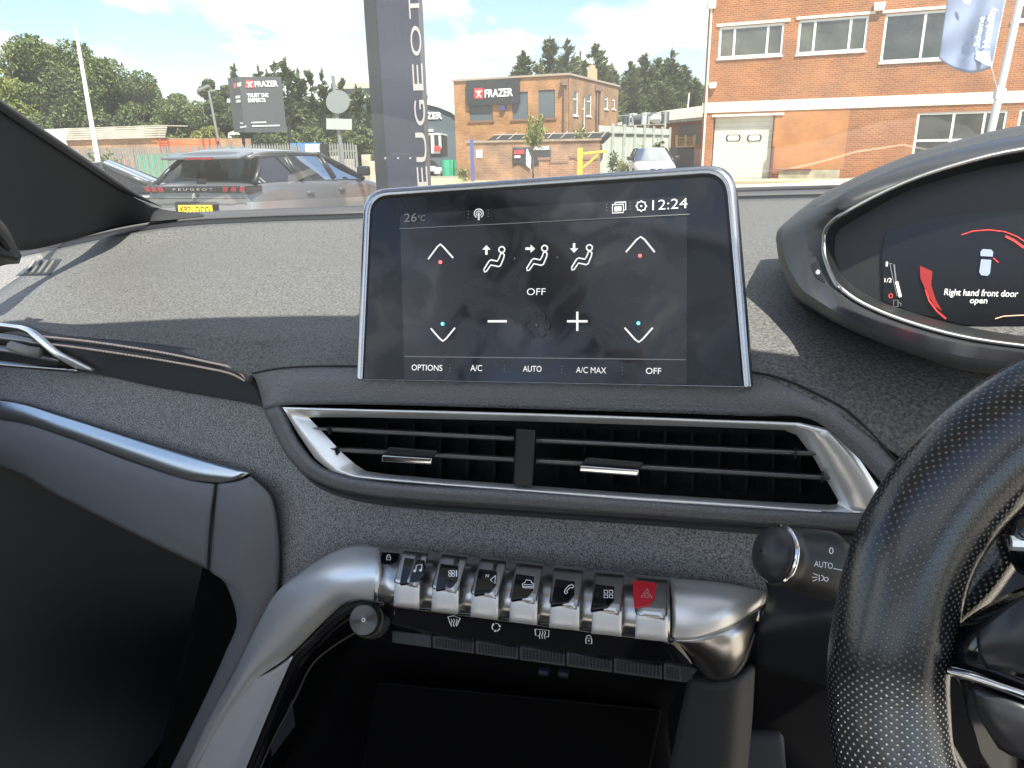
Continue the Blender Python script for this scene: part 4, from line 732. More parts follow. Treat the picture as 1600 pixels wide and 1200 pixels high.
g.poly([Vector((x * .09, -.035, .915 + z * .052)) for x, z in reversed(lion)], Vector((0, .01, 0))); addp(c1, g, 'emblem', chrome)
g = MB(); g.tube([cp(.0, .15, 1.12), cp(-.30, .18, 1.15)], [.016, .008], 6); g.box((.02, .14, 1.115), .12, .05, .05); addp(c1, g, 'wiper', black)
g = MB(); g.tube([cp(-.78, -.005, .90), cp(-.55, -.03, .90), cp(.55, -.03, .90), cp(.78, -.005, .90)], .006, 4); addp(c1, g, 'tailgate_seam', black)
c2, B2 = car('dark_hatchback', Vector((-7.25, 14.4, -.12)), math.radians(72), 'dark hatchback mostly hidden behind the windscreen pillar and silver grey SUV', mat('black_paint', (0.05, 0.055, 0.06), .25, metal=.4, coat=.7), H=1.38, belt=.92, suv=False)
c2.location = Vector((-8.6, 12.0, 0))
c3, B3 = car('white_hatchback', Vector((0, 0, 0)), math.radians(180 + 6), 'old white hatchback parked facing us beside the corrugated fence', mat('white_car_paint', (0.72, 0.76, 0.72), .35, coat=.4, var=.05, vscale=1), L=3.9, Wd=1.66, H=1.42, belt=.93, suv=True)
fr = GX(1036, 29.5); c3.matrix_world = Matrix.Translation(Vector((fr.x, 29.5 + 3.9, 0))) @ Matrix.Rotation(math.radians(180 - 4), 4, 'Z')
for s in (-1, 1): g = MB(); g.box((s * .55, 3.82, .66), .34, .16, .15); addp(c3, g, 'headlight', mat('headlight_glass', (0.6, 0.62, 0.62), .1), bevel=.03); g = MB(); g.box((s * .14, 3.90, .62), .2, .06, .06); addp(c3, g, 'grille', black)
#==INTERIOR
# ================================================================== THE CAR WE SIT IN
def lerp(a, b, t): return a + (b - a) * t
# ---- dashboard
dash = thing('dashboard', C(800, 700, .6), 'dark grey textured car dashboard with sunlit top and cloth panel', 'dashboard')
# rows of the top pad from the windscreen edge to the driver; (x, y, height against the eye)
D = [
 [(-160, 412, -.163), (30, 378, -.126), (130, 358, -.110), (250, 336, -.097), (400, 328, -.091), (570, 322, -.087), (800, 312, -.086), (1000, 306, -.085), (1165, 300, -.085), (1300, 296, -.086), (1500, 290, -.086), (1800, 280, -.088)],
 [(-160, 437, -.168), (20, 404, -.133), (125, 381, -.117), (250, 357, -.104), (400, 347, -.098), (570, 341, -.094), (800, 325, -.091), (1000, 316, -.090), (1165, 311, -.091), (1300, 308, -.092), (1500, 304, -.093), (1800, 300, -.095)],
 [(-160, 480, .70), (0, 440, .72), (120, 412, .775), (250, 392, .87), (400, 384, .86), (570, 380, .86), (800, 372, .88), (1000, 366, .90), (1180, 362, .91), (1300, 362, .92), (1500, 362, .93), (1800, 362, .92)],
 [(-160, 520, .655), (0, 468, .67), (110, 452, .69), (250, 438, .69), (400, 430, .69), (570, 428, .685), (800, 424, .69), (1000, 422, .69), (1180, 420, .67), (1300, 420, .63), (1500, 422, .62), (1800, 424, .62)],
 [(-160, 545, .62), (0, 492, .628), (85, 500, .615), (250, 506, .580), (380, 515, .550), (570, 505, .538), (800, 502, .530), (1000, 500, .525), (1180, 498, .528), (1300, 500, .53), (1500, 505, .52), (1800, 510, .50)]]
rows = [pz(D[0]), pz(D[1])] + [[C(*p) for p in r] for r in D[2:]]; R4 = rows[4]
# front lip: left rolls down to the stitched leather, centre runs on to the fascia seam
lip = [C(-160, 560, .61), C(0, 505, .60), C(80, 520, .575), C(250, 540, .545), C(394, 583, .500), C(450, 574, .480), C(560, 572, .471), C(800, 577, .463), C(1000, 579, .458), C(1180, 582, .451), C(1290, 622, .432), C(1420, 702, .424)]
lipm = [a.lerp(b, .5) + UP * .003 for a, b in zip(R4, lip)]
o = pad = patch('top_pad', [rows[1], rows[2], rows[3], R4, lipm, lip, [p - UP * .006 + FC * .004 for p in lip]], vinyl, dash, thick=.004, n=6, nv=6)
o = patch('defroster_strip', [[p + UP * .001 for p in rows[0]], [a.lerp(b, .6) + UP * .002 for a, b in zip(rows[0], rows[1])]], mat('defroster_vinyl', (0.075, 0.074, 0.075), .6, var=.1, vscale=700, bump=.5, bscale=700), dash, thick=.004, n=6, nv=2)
g_ = [[a.lerp(b, .6) + UP * -.001 for a, b in zip(rows[0], rows[1])], [p - UP * .003 for p in rows[1]]]
patch('groove', g_, black, dash, thick=.002, n=6, nv=2)
seam = [a + UP * .0012 for a in lip[5:]]
sm = MB(); sm.tube(cr([C(394, 583, .4975), C(450, 574, .4775), C(560, 572, .4688), C(800, 577, .4608), C(1000, 579, .4558), C(1180, 582, .4488), C(1290, 622, .4298), C(1350, 665, .4258), C(1430, 755, .4208)], 6), .0008, 5); sm.build('seam', black, dash)
# side demister vent let into the pad's end
mvp = Surf(pad)
patch('demister_vent', [[mvp(lerp(a[0], b[0], k / 6), lerp(a[1], b[1], k / 6), .0015) for k in range(7)] for a, b in (((24, 431), (78, 430)), ((36, 421), (85, 421)), ((50, 412), (92, 412)), ((62, 405), (97, 405)))], satin_black, dash, thick=.001, n=2, nv=2)
for k in range(4): g = MB(); x = 40 + k * 10; g.tube([mvp(x, 427, .003), mvp(x + 7, 418, .005), mvp(x + 14, 408, .003)], .0022, 6); g.build('vane', mat('dusty_plastic', (0.16, 0.155, 0.14), .6), dash)
# stitched leather roll, left of the fascia
top = [C(-160, 560, .66), C(0, 503, .60), C(80, 522, .573), C(200, 533, .553), C(300, 545, .535), C(370, 562, .516), C(393, 583, .500)]
mid = [C(-160, 590, .655), C(0, 545, .60), C(110, 552, .565), C(220, 568, .548), C(310, 582, .532), C(380, 598, .517), C(400, 608, .514)]
bot = [C(-160, 620, .67), C(0, 570, .62), C(130, 581, .582), C(230, 602, .562), C(320, 618, .546), C(395, 631, .530), C(412, 636, .527)]
o = patch('leather_roll', [top, [a.lerp(b, .5) - FC * .006 for a, b in zip(top, mid)], mid, [a.lerp(b, .6) for a, b in zip(mid, bot)], bot], leather, dash, thick=.004)
st = MB(); 
def path_px(pts, n): return [(p.x, p.y, p.z) for p in cr([Vector(p) for p in pts], n)]
for ln in ([(66, 523, .572), (150, 532, .556), (250, 547, .538), (330, 563, .523), (370, 573, .516), (392, 590, .510)], [(80, 535, .568), (150, 544, .554), (250, 559, .537), (330, 573, .523), (366, 581, .516), (388, 592, .512)]):
    pp = [C(*p) - FC * .0045 for p in path_px(ln, 18)]
    for a, b in zip(pp, pp[1:]): st.tube([a.lerp(b, .14), a.lerp(b, .5) - FC * .0008, a.lerp(b, .86)], .0010, 5)
tag(st.build('stitching', stitchm, dash, smooth=True), kind='stuff')
g = MB(); g.tube([C(*p) - FC * .003 for p in path_px([(72, 529, .571), (150, 538, .556), (250, 553, .538), (330, 568, .524), (368, 577, .517), (390, 591, .512)], 8)], .0012, 6); g.build('piping', black, dash, smooth=True)
# grey cloth panel sweeping under the roll and the vents
def crow(*p): return px(p)
patch('cloth_panel', [
 crow((-160, 590, .68), (0, 566, .63), (130, 580, .59), (240, 600, .570), (330, 616, .553), (405, 632, .535), (455, 700, .515), (520, 745, .500), (700, 780, .490), (950, 800, .480), (1180, 815, .470), (1420, 830, .46)),
 crow((-160, 610, .655), (0, 590, .615), (120, 612, .583), (240, 640, .558), (330, 665, .540), (400, 700, .522), (450, 760, .508), (520, 800, .497), (700, 815, .488), (950, 835, .478), (1180, 850, .470), (1420, 860, .46)),
 crow((-160, 625, .640), (0, 620, .600), (110, 642, .572), (240, 680, .547), (330, 712, .529), (395, 740, .515), (440, 820, .505), (520, 850, .495), (700, 860, .485), (950, 880, .477), (1180, 890, .470), (1420, 900, .46)),
 crow((-160, 650, .64), (0, 660, .60), (100, 690, .57), (230, 735, .545), (330, 780, .526), (400, 840, .512), (440, 930, .503), (520, 905, .497), (700, 900, .489), (950, 925, .48), (1180, 960, .475), (1420, 980, .47))], fabric, dash, thick=.004, n=5, nv=6)
# bright strip over the glovebox
patch('bright_trim', [crow((-160, 622, .620), (0, 624, .585), (100, 650, .560), (210, 685, .534), (310, 715, .514), (388, 739, .500)),
 crow((-160, 634, .612), (0, 640, .577), (100, 668, .552), (205, 703, .527), (300, 735, .508), (372, 748, .499)),
 crow((-160, 652, .610), (0, 656, .576), (95, 680, .552), (195, 718, .527), (285, 747, .509), (345, 755, .502))], mat('brushed_trim', (0.55, 0.56, 0.56), .28, metal=1, aniso=.4), dash, thick=.006, n=6, nv=4)
# lower left: glovebox front, then the rounded end piece that runs down beside the console
patch('glovebox', [crow((-160, 650, .612), (0, 655, .578), (95, 681, .553), (195, 718, .528), (285, 748, .510), (334, 757, .503)),
 crow((-160, 668, .604), (0, 680, .572), (95, 706, .548), (195, 745, .523), (285, 778, .505), (331, 792, .498)),
 crow((-160, 690, .602), (0, 705, .572), (95, 742, .548), (195, 790, .523), (280, 832, .506), (326, 845, .499)),
 crow((-160, 705, .612), (0, 730, .582), (90, 775, .556), (190, 825, .530), (275, 866, .512), (325, 890, .504))], vinyl_s, dash, thick=.006)
patch('end_piece', [crow((338, 757, .5025), (372, 752, .497), (393, 744, .495)), crow((333, 800, .499), (380, 790, .489), (424, 778, .494)), crow((329, 850, .499), (380, 850, .489), (435, 830, .496)), crow((327, 890, .502), (375, 905, .491), (437, 880, .498)),
 crow((352, 912, .503), (388, 935, .492), (434, 925, .500)), crow((370, 970, .505), (392, 975, .494), (422, 960, .500)), crow((352, 1020, .508), (375, 1020, .497), (398, 1015, .500)), crow((318, 1095, .512), (340, 1090, .500), (355, 1090, .503)), crow((262, 1210, .517), (285, 1210, .506), (300, 1210, .508))], vinyl_s, dash, thick=.006, n=6, nv=5)
g = MB(); g.tube([C(*p) for p in path_px([(337, 757, .5015), (331, 800, .497), (327, 850, .497), (325, 888, .5)], 5)], .0011, 6); g.tube([C(*p) for p in path_px([(393, 743, .4945), (425, 775, .4935), (436, 828, .4955), (438, 880, .4975), (435, 926, .5)], 5)], .0010, 6); g.build('seam', black, dash)
# footwell left: deep, dark, with the door pocket beyond
foot = thing('passenger_footwell', C(100, 1100, 1.0), 'dark passenger footwell with carpet under the glovebox', 'footwell')
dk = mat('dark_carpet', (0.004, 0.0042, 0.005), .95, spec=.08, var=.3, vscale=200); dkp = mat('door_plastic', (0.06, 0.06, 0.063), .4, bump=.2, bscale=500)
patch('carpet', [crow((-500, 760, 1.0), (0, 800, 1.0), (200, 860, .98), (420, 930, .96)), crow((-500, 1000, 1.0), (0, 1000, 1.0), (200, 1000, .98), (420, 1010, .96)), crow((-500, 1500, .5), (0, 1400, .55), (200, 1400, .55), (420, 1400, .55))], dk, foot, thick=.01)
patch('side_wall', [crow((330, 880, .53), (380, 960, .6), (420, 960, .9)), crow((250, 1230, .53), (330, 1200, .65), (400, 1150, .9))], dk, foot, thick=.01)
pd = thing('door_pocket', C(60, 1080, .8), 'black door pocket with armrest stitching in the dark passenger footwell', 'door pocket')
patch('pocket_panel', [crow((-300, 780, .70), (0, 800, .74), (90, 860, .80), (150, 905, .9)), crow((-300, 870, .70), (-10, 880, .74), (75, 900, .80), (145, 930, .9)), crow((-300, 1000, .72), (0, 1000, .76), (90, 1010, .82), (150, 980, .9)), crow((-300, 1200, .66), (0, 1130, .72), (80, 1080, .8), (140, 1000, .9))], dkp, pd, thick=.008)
patch('pocket_lip', [crow((-200, 1150, .64), (0, 1120, .69), (70, 1060, .76), (105, 1020, .80), (130, 940, .86), (150, 890, .9)), crow((-200, 1165, .625), (5, 1133, .675), (80, 1070, .745), (118, 1022, .785), (142, 940, .85), (160, 890, .89)), crow((-200, 1200, .64), (10, 1150, .69), (90, 1085, .76), (130, 1025, .80), (155, 940, .86), (170, 890, .9))], mat('pocket_highlight', (0.20, 0.19, 0.175), .3), pd, thick=.01)  # lip colour raised to paint a highlight along the pocket edge
g = MB(); 
pp = [C(*p) for p in path_px([(-20, 912, .728), (30, 895, .752), (70, 880, .775), (110, 866, .80)], 8)]
for a, b in zip(pp, pp[1:]): g.tube([a.lerp(b, .15), a.lerp(b, .85)], .0009, 4)
tag(g.build('stitching', mat('dim_thread', (0.30, 0.18, 0.12), .8), pd), kind='stuff')
# ---- centre fascia (moulded vinyl surround for the vents)
fas = patch('centre_fascia', [
 crow((394, 583, .499), (450, 574, .479), (560, 572, .470), (800, 577, .462), (1000, 579, .457), (1180, 582, .450), (1290, 622, .431), (1350, 665, .427), (1430, 755, .422)),
 crow((404, 606, .493), (455, 598, .472), (560, 596, .464), (800, 602, .455), (1000, 608, .450), (1170, 614, .443), (1270, 640, .429), (1340, 690, .424), (1420, 775, .419)),
 crow((412, 640, .494), (432, 634, .474), (560, 632, .464), (800, 638, .455), (1000, 644, .449), (1170, 650, .443), (1265, 655, .433), (1330, 705, .427), (1410, 790, .422))], vinyl2, dash, thick=.004, n=6, nv=5)
patch('fascia_underside', [crow((412, 640, .494), (448, 712, .476), (500, 755, .468), (600, 778, .461), (800, 792, .455), (1000, 805, .449), (1200, 820, .442), (1400, 834, .43)),
 crow((432, 634, .4745), (466, 700, .466), (510, 741, .459), (600, 760, .453), (800, 774, .448), (1000, 788, .443), (1200, 802, .437), (1400, 812, .426))], vinyl2, dash, thick=.004, n=6, nv=3)
patch('fascia_lower_lip', [crow((448, 712, .478), (500, 756, .468), (600, 780, .461), (800, 795, .455), (1000, 808, .449), (1200, 823, .442), (1400, 838, .43)),
 crow((455, 722, .50), (505, 766, .49), (600, 790, .483), (800, 806, .477), (1000, 820, .472), (1200, 836, .465), (1400, 850, .46))], satin_black, dash, thick=.004, n=6, nv=2)
# ---- centre air vents
VA, VB, VC = C(470, 640, .462), C(1290, 672, .434), C(900, 790, .452); VP = Pl(VA, VB, VC); vent = thing('centre_air_vent', VP(870, 715), 'wide silver framed centre air vent below the touchscreen', 'air vent')
OUT = [(441, 636), (560, 639), (700, 642), (850, 646), (1000, 651), (1130, 656), (1250, 660), (1300, 671), (1340, 712), (1388, 786), (1376, 806), (1337, 806), (1170, 794), (1000, 783), (850, 771), (700, 760), (600, 752), (552, 748), (518, 738), (492, 716), (466, 678)]
MID = [(452, 641), (560, 643.5), (700, 647), (850, 651), (1000, 656), (1130, 661), (1240, 666), (1268, 676), (1292, 712), (1336, 794), (1333, 800), (1322, 800), (1170, 788), (1000, 777), (850, 766), (700, 755), (602, 747), (556, 742), (528, 732), (505, 713), (478, 678)]
INN = [(482, 652), (560, 652), (700, 655), (850, 659), (1000, 664), (1130, 668), (1225, 672), (1245, 680), (1272, 716), (1310, 782), (1308, 788), (1296, 789), (1170, 782), (1000, 771), (850, 760), (700, 749), (606, 741), (572, 736), (556, 726), (535, 708), (505, 676)]
def ring(name, loops, m, parent, smooth=True, thick=0, n=1):
    b = MB(); k = len(loops[0]); vs = [p for l in loops for p in l]; b.add(vs, [(i * k + j, i * k + (j + 1) % k, (i + 1) * k + (j + 1) % k, (i + 1) * k + j) for i in range(len(loops) - 1) for j in range(k)]); o = b.build(name, m, parent, smooth=smooth); return o
def dens(L, n=3):
    out = []
    for i in range(len(L)):
        a, b = L[i], L[(i + 1) % len(L)]
        for t in range(n): out.append((lerp(a[0], b[0], t / n), lerp(a[1], b[1], t / n)))
    return out
OUT, MID, INN = dens(OUT), dens(MID), dens(INN)
ring('frame', [[VP(x, y, -.006) for x, y in OUT], [VP(x, y, .001) for x, y in OUT], [VP(lerp(a[0], b[0], .35), lerp(a[1], b[1], .35), .0035) for a, b in zip(OUT, MID)], [VP(x, y, .002) for x, y in MID], [VP(x, y, -.0075) for x, y in INN]], silver, vent)
ring('duct', [[VP(x, y, -.0076) for x, y in INN], [VP(lerp(x, 880, .02), lerp(y, 718, .05), -.045) for x, y in INN]], piano, vent)
g = MB(); g.poly([VP(lerp(x, 880, .02), lerp(y, 718, .05), -.045) for x, y in INN]); g.build('duct_back', black, vent)
def slat(y0, y1, xs, xe, tipl=False, nm='slat', wpx=9):
    b = MB(); n = 10; prof = [(-.5, -.004), (-.25, .0), (.3, -.0005), (.5, -.006), (.2, -.030), (-.3, -.030)]; s = (VP(xs, y0 + 1) - VP(xs, y0)).length; vs = []
    for i in range(n + 1):
        t = i / n; x = lerp(xs, xe, t); y = lerp(y0, y1, t); k = 1
        if tipl: k = .12 + .88 * min(1, t / .18)
        vs += [VP(x, y + p * wpx * k, w - .004) for p, w in prof]
    m_ = len(prof); b.add(vs, [(i * m_ + j, i * m_ + (j + 1) % m_, (i + 1) * m_ + (j + 1) % m_, (i + 1) * m_ + j) for i in range(n) for j in range(m_)] + [tuple(range(m_)), tuple(reversed(range(n * m_, n * m_ + m_)))]); return b.build(nm, mat('slat_plastic', (0.22, 0.22, 0.215), .3, metal=.5), vent, smooth=False, bevel=.0004)
slat(668, 685, 466, 803, True); slat(688, 709, 838, 1282); slat(700, 718, 488, 803, True); slat(720, 747, 838, 1304)
for x, y in ((1243, 705), (1285, 743), (515, 670), (527, 702)): g = MB(); g.box(VP(x, y + 2, -.003), .0012, .004, .0055, VP.u, VP.n, VP.v); g.build('slat_joint', black, vent)
vn = MB()
for x in list(range(560, 800, 42)) + list(range(870, 1290, 42)): vn.hexa([VP(x + dx, y, w) for w in (-.034, -.044) for dx, y in ((0, 660 + (x - 560) * .03), (4, 660 + (x - 560) * .03), (4, 738 + (x - 560) * .05), (0, 738 + (x - 560) * .05))])
tag(vn.build('vanes', black, vent), kind='stuff')
g = MB(); g.hexa([VP(x, y, w) for w in (-.02, .0045) for x, y in ((802, 759), (832, 761), (837, 672), (806, 670))]); g.build('centre_bar', satin_black, vent, bevel=.0012)
for (x0, y0, x1, y1) in ((596, 712, 674, 717), (905, 728, 997, 735)):
    g = MB(); g.hexa([VP(x, y, w) for w in (-.012, .003) for x, y in ((x0 + 2, y0 - 1), (x1 + 2, y1 - 1), (x1 + 10, y1 - 13), (x0 + 12, y0 - 14))]); tb_ = g.build('slider_tab', satin_black, vent, bevel=.0012)
    g = MB(); g.hexa([VP(x, y, w) for w in (-.006, .0055) for x, y in ((x0, y0 + 9), (x1, y1 + 9), (x1 + 2, y1 - 1), (x0 + 1, y0 - 1))]); g.build('chrome_edge', chrome, tb_, bevel=.001)
# ---- side air vent (far left)
LV = Pl(C(0, 505, .585), C(120, 575, .56), C(0, 570, .60)); lv = thing('side_air_vent', C(40, 540, .59), 'side air vent with silver edge at the end of the stitched roll', 'air vent')
patch('frame', [crow((-160, 480, .60), (0, 504, .578), (40, 510, .568), (60, 522, .562), (95, 552, .556), (145, 580, .562)), crow((-160, 492, .60), (0, 509, .576), (36, 516, .566), (52, 528, .560), (84, 556, .555), (118, 576, .562))], silver, lv, thick=.004, n=5, nv=3)
patch('duct', [crow((-160, 492, .605), (0, 508, .585), (40, 518, .576), (62, 536, .57)), crow((-160, 560, .61), (0, 570, .62), (80, 578, .60), (120, 580, .58))], black, lv, thick=.003)
for k, (y0, y1, x1, w) in enumerate(((524, 536, 60, .012), (543, 562, 90, .014), (566, 578, 120, .004))):
    patch('slat', [crow((-160, y0 - 22, .59), (0, y0 - 4, .575), (x1, y1 - 4, .566)), crow((-160, y0 - 14, .585), (0, y0 + 4, .570), (x1, y1, .562))], mat('slat_plastic', (0.22, 0.22, 0.215), .3, metal=.5) if k < 2 else silver_d, lv, thick=.004, n=4, nv=3)
g = MB(); g.tube([C(18, 541, .562), C(45, 549, .558), C(62, 551, .556)], .0055, 8); g.build('slider_tab', mat('dusty_plastic', (0.12, .115, .105), .6), lv, smooth=True)
# ---- touchscreen
SP = Pl(C(560, 592, .456), C(1172, 604, .428), C(1145, 268, .470)); scr = thing('touchscreen', SP(860, 600), 'freestanding tablet style touchscreen with silver rim showing climate controls', 'touchscreen')
def rrect(c, r, n=7):   # rounded corners in px; c: TL, TR, BR, BL ; r per corner
    out = []
    for i in range(4):
        p, a, b = Vector(c[i]), Vector(c[i - 1]), Vector(c[(i + 1) % 4]); da, db = (a - p).normalized() * r[i], (b - p).normalized() * r[i]
        for k in range(n + 1): t = k / n; out.append(tuple((p + da) * (1 - t) ** 2 + p * 2 * t * (1 - t) + (p + db) * t * t))
    return out
o_out = rrect([(569, 297), (1147, 256), (1176, 605), (557, 593)], [34, 44, 3, 3]); o_mid = rrect([(573, 301), (1142, 262), (1171, 604.5), (560, 592.5)], [32, 42, 3, 3]); o_in = rrect([(579, 307), (1134, 269), (1163, 603.5), (566, 592)], [28, 36, 2, 2])
ring('rim', [[SP(x, y, -.014) for x, y in o_out], [SP(x, y, -.003) for x, y in o_out], [SP(x, y, .0012) for x, y in o_mid], [SP(x, y, .0) for x, y in o_in]], mat('rim_silver', (0.42, 0.43, 0.45), .25, metal=1.0), scr)
g = MB(); g.poly([SP(x, y, -.0141) for x, y in o_out], -SP.n * .012); g.build('housing', satin_black, scr, bevel=.003)
o_g = rrect([(583, 312), (1129, 275), (1160, 603), (569, 591.5)], [24, 32, 2, 2])
ring('groove', [[SP(x, y, .0) for x, y in o_in], [SP(x, y, -.0012) for x, y in o_g]], black, scr)
lcd = mat('lcd_backlight', (0.0125, 0.013, 0.016), .15, emit=.12)
scm = mat('screen_glass', (0.010, 0.012, 0.016), .16, spec=.35, coat=.05)
for m_ in (scm, lcd):          # finger smears: uneven gloss
    t_ = m_.node_tree; b_ = t_.nodes['Principled BSDF']; tc_ = nn(t_, 'ShaderNodeTexCoord'); n1 = nn(t_, 'ShaderNodeTexNoise'); n1.inputs['Scale'].default_value = 26; n1.inputs['Detail'].default_value = 5; n1.inputs['Distortion'].default_value = 1.2; t_.links.new(tc_.outputs['Object'], n1.inputs['Vector'])
    mr = nn(t_, 'ShaderNodeMapRange'); mr.inputs['From Min'].default_value = .4; mr.inputs['From Max'].default_value = .65; mr.inputs['To Min'].default_value = .10; mr.inputs['To Max'].default_value = .42; t_.links.new(n1.outputs[0], mr.inputs[0]); t_.links.new(mr.outputs[0], b_.inputs['Roughness'])
g = MB(); g.poly([SP(x, y, -.0011) for x, y in o_g]); g.build('glass', scm, scr)
g = MB(); quad(g, SP, [(632, 597), (1073, 600), (1074, 306), (625, 336)], -.0008); g.build('display', lcd, scr)
ic = MB(); wh = 2.6; O = .0002
for pts in (([(669, 405), (683, 386), (688, 381.5), (693, 386), (708, 403)]), ([(673, 513), (687, 529), (692, 533), (697, 529), (711, 512)]), ([(978, 394), (995, 374), (1001, 370), (1007, 374), (1023, 394)]), ([(976, 512), (992, 530), (998, 534.5), (1004, 530), (1020, 512)])): stroke(ic, SP, cr_px(pts) if False else pts, wh, O)
stroke(ic, SP, [(762, 502), (792, 502)], 3.5, O); stroke(ic, SP, [(886, 502), (918, 502)], 3.5, O); stroke(ic, SP, [(902, 487), (902, 517)], 3.5, O + .0001)
ic.build('climate_arrows', icon, scr)
def seat_icon(cx, cy):
    b = MB(); stroke(b, SP, arc(cx + 14, cy - 14, 4.6, 0, 360, 16), 2.2, O)
    bodyp = [(-14, 17), (-6, 4), (-3, 2), (7, 4), (10, -1), (12, -7), (15, -8.5), (18, -6), (17, -1), (12, 11), (9, 12.5), (-3, 10), (-10, 20), (-13, 21)]
    stroke(b, SP, [(cx + a, cy + c) for a, c in bodyp], 2.2, O, closed=True); return b
ofs = [(770, 404), (837, 402), (907, 401)]
for i, (cx, cy) in enumerate(ofs):
    b = seat_icon(cx, cy); ax, ay = cx - 10, cy - 12 - i * 1.5
    d = [(0, -1), (1, 0), (0, 1)][i]; pr = (-d[1], d[0])
    stroke(b, SP, [(ax - d[0] * 6, ay - d[1] * 6), (ax + d[0] * 4, ay + d[1] * 4)], 4, O + .0001)
    quad(b, SP, [(ax + d[0] * 9, ay + d[1] * 9), (ax + d[0] * 2 + pr[0] * 6.5, ay + d[1] * 2 + pr[1] * 6.5), (ax + d[0] * 2 - pr[0] * 6.5, ay + d[1] * 2 - pr[1] * 6.5)], O)
    b.build('airflow_icon', icon, scr)
for nm, cx, cy, m_ in (('red_dot', 688, 409.5, redl), ('red_dot', 1000, 399.5, redl), ('blue_dot', 691.5, 506, bluel), ('blue_dot', 997.5, 505, bluel)): b = MB(); disc(b, SP, cx, cy, 2.8, O); b.build(nm, m_, scr)
b = MB(); stroke(b, SP, [(624, 357.5), (800, 349), (1078, 334.5)], 1.0, O); stroke(b, SP, [(632, 557), (1072, 562)], 1.2, O)
for x, y in ((703, 575), (788, 576), (878, 577), (972, 579)):
    for k in (-5, 0, 5): disc(b, SP, x, y + k, .7, O)
for x, y in ((732, 335), (763, 333), (948, 324), (985, 322)):
    for k in (-5, 0, 5): disc(b, SP, x, y + k, .8, O)
for x, y in ((838, 508), (804, 404), (871, 402)): disc(b, SP, x, y, 1.3, O)
b.build('divider_lines', icon_dim, scr)
b = MB(); 
for k in range(6): a = k * 60; stroke(b, SP, arc(838 + 14 * math.cos(math.radians(a)), 508 + 14 * math.sin(math.radians(a)), 6, a - 60, a + 110, 8), 3.0, O)
b.build('fan_icon', mat('faint_icon', (0.03, 0.031, 0.034), .3), scr)
for s_, a, b_, h, m_, bo in (('OFF', (823, 461), (852, 461), 10.5, icon, -.004), ('OPTIONS', (643, 578.5), (691, 579.5), 9, icon, .003), ('A/C', (735, 579.5), (753, 579.8), 9.3, icon, .003), ('AUTO', (817, 580.5), (846, 581), 9, icon, .003), ('A/C MAX', (900, 582.5), (947, 583.5), 9.3, icon, -.004), ('OFF', (1009, 584), (1033, 584.5), 9.3, icon, .003)):
    text('screen_text', s_, SP, a, b_, h, m_, scr, off=O, bold=bo)
text('clock_digits', '12:24', SP, (1019, 328.5), (1074, 325), 15.5, mat('icon_mid', (.42, .41, .41), .4, emit=.2), scr, off=O, bold=-.004)
text('outside_temperature', '26', SP, (631, 347), (651, 346), 13, icon_dim, scr, off=O); text('outside_temperature', '°C', SP, (653, 345.5), (664, 345), 8.5, icon_dim, scr, off=O)
icm = MATS['icon_mid']; b = MB(); stroke(b, SP, arc(748, 333.5, 7, 55, 395 - 270 + 360 - 0, 30) if False else arc(748, 333.5, 7, -240, 60, 24), 1.7, O); stroke(b, SP, arc(748, 333.5, 4, -240, 60, 18), 1.4, O); stroke(b, SP, [(748, 333), (748, 344)], 3, O); disc(b, SP, 748, 333.5, 1.8, O); b.build('broadcast_icon', icm, scr)
b = MB(); stroke(b, SP, [(957, 320), (974, 319), (974, 332), (957, 333)], 1.8, O, closed=True); quad(b, SP, [(960, 330.5), (971, 329.7), (971, 322), (960, 323)], O); stroke(b, SP, [(961, 319), (961, 316.5), (977.5, 315.5), (977.5, 328), (975, 328)], 1.8, O); b.build('window_icon', icm, scr)
b = MB(); gear = []
for k in range(24): a = k * 15; r = 8.4 if (k % 3) == 0 else 6.8; gear.append((1002 + r * math.cos(math.radians(a)), 322 + r * math.sin(math.radians(a))))
stroke(b, SP, gear, 1.9, O, closed=True); disc(b, SP, 1002, 322, 1.6, O); b.build('gear_icon', icm, scr)
# ---- switch panel with the toggle keys
swp = thing('switch_panel', C(820, 930, .45), 'curved silver switch panel with seven toggle keys', 'switch panel')
# bar: rows across from the back edge over the crest to the lower front edge
TE = [(575, 853), (700, 864), (830, 879), (960, 893), (1050, 903)]      # back edge
def eT(x): return np.interp(x, [a for a, b in TE], [b for a, b in TE])
def eB(x): return np.interp(x, [575, 1050], [938, 1000])
QS = [(0, .470), (.12, .452), (.35, .437), (.6, .428), (.85, .424), (1.0, .428)]
def barpt(x, v, dq=0.0): return C(x, lerp(eT(x), eB(x), v), np.interp(v, [a for a, b in QS], [b for a, b in QS]) + dq - (x - 800) * .00003)
bars = mat('bar_silver', (0.55, 0.54, 0.525), .3, metal=1.0, bump=.04, bscale=900, bdist=.0001)
patch('bar', [[barpt(x, v) for x in np.linspace(584, 1046, 9)] for v in (0, .12, .35, .6, .85, 1.0)], bars, swp, thick=.004, n=2, nv=4)
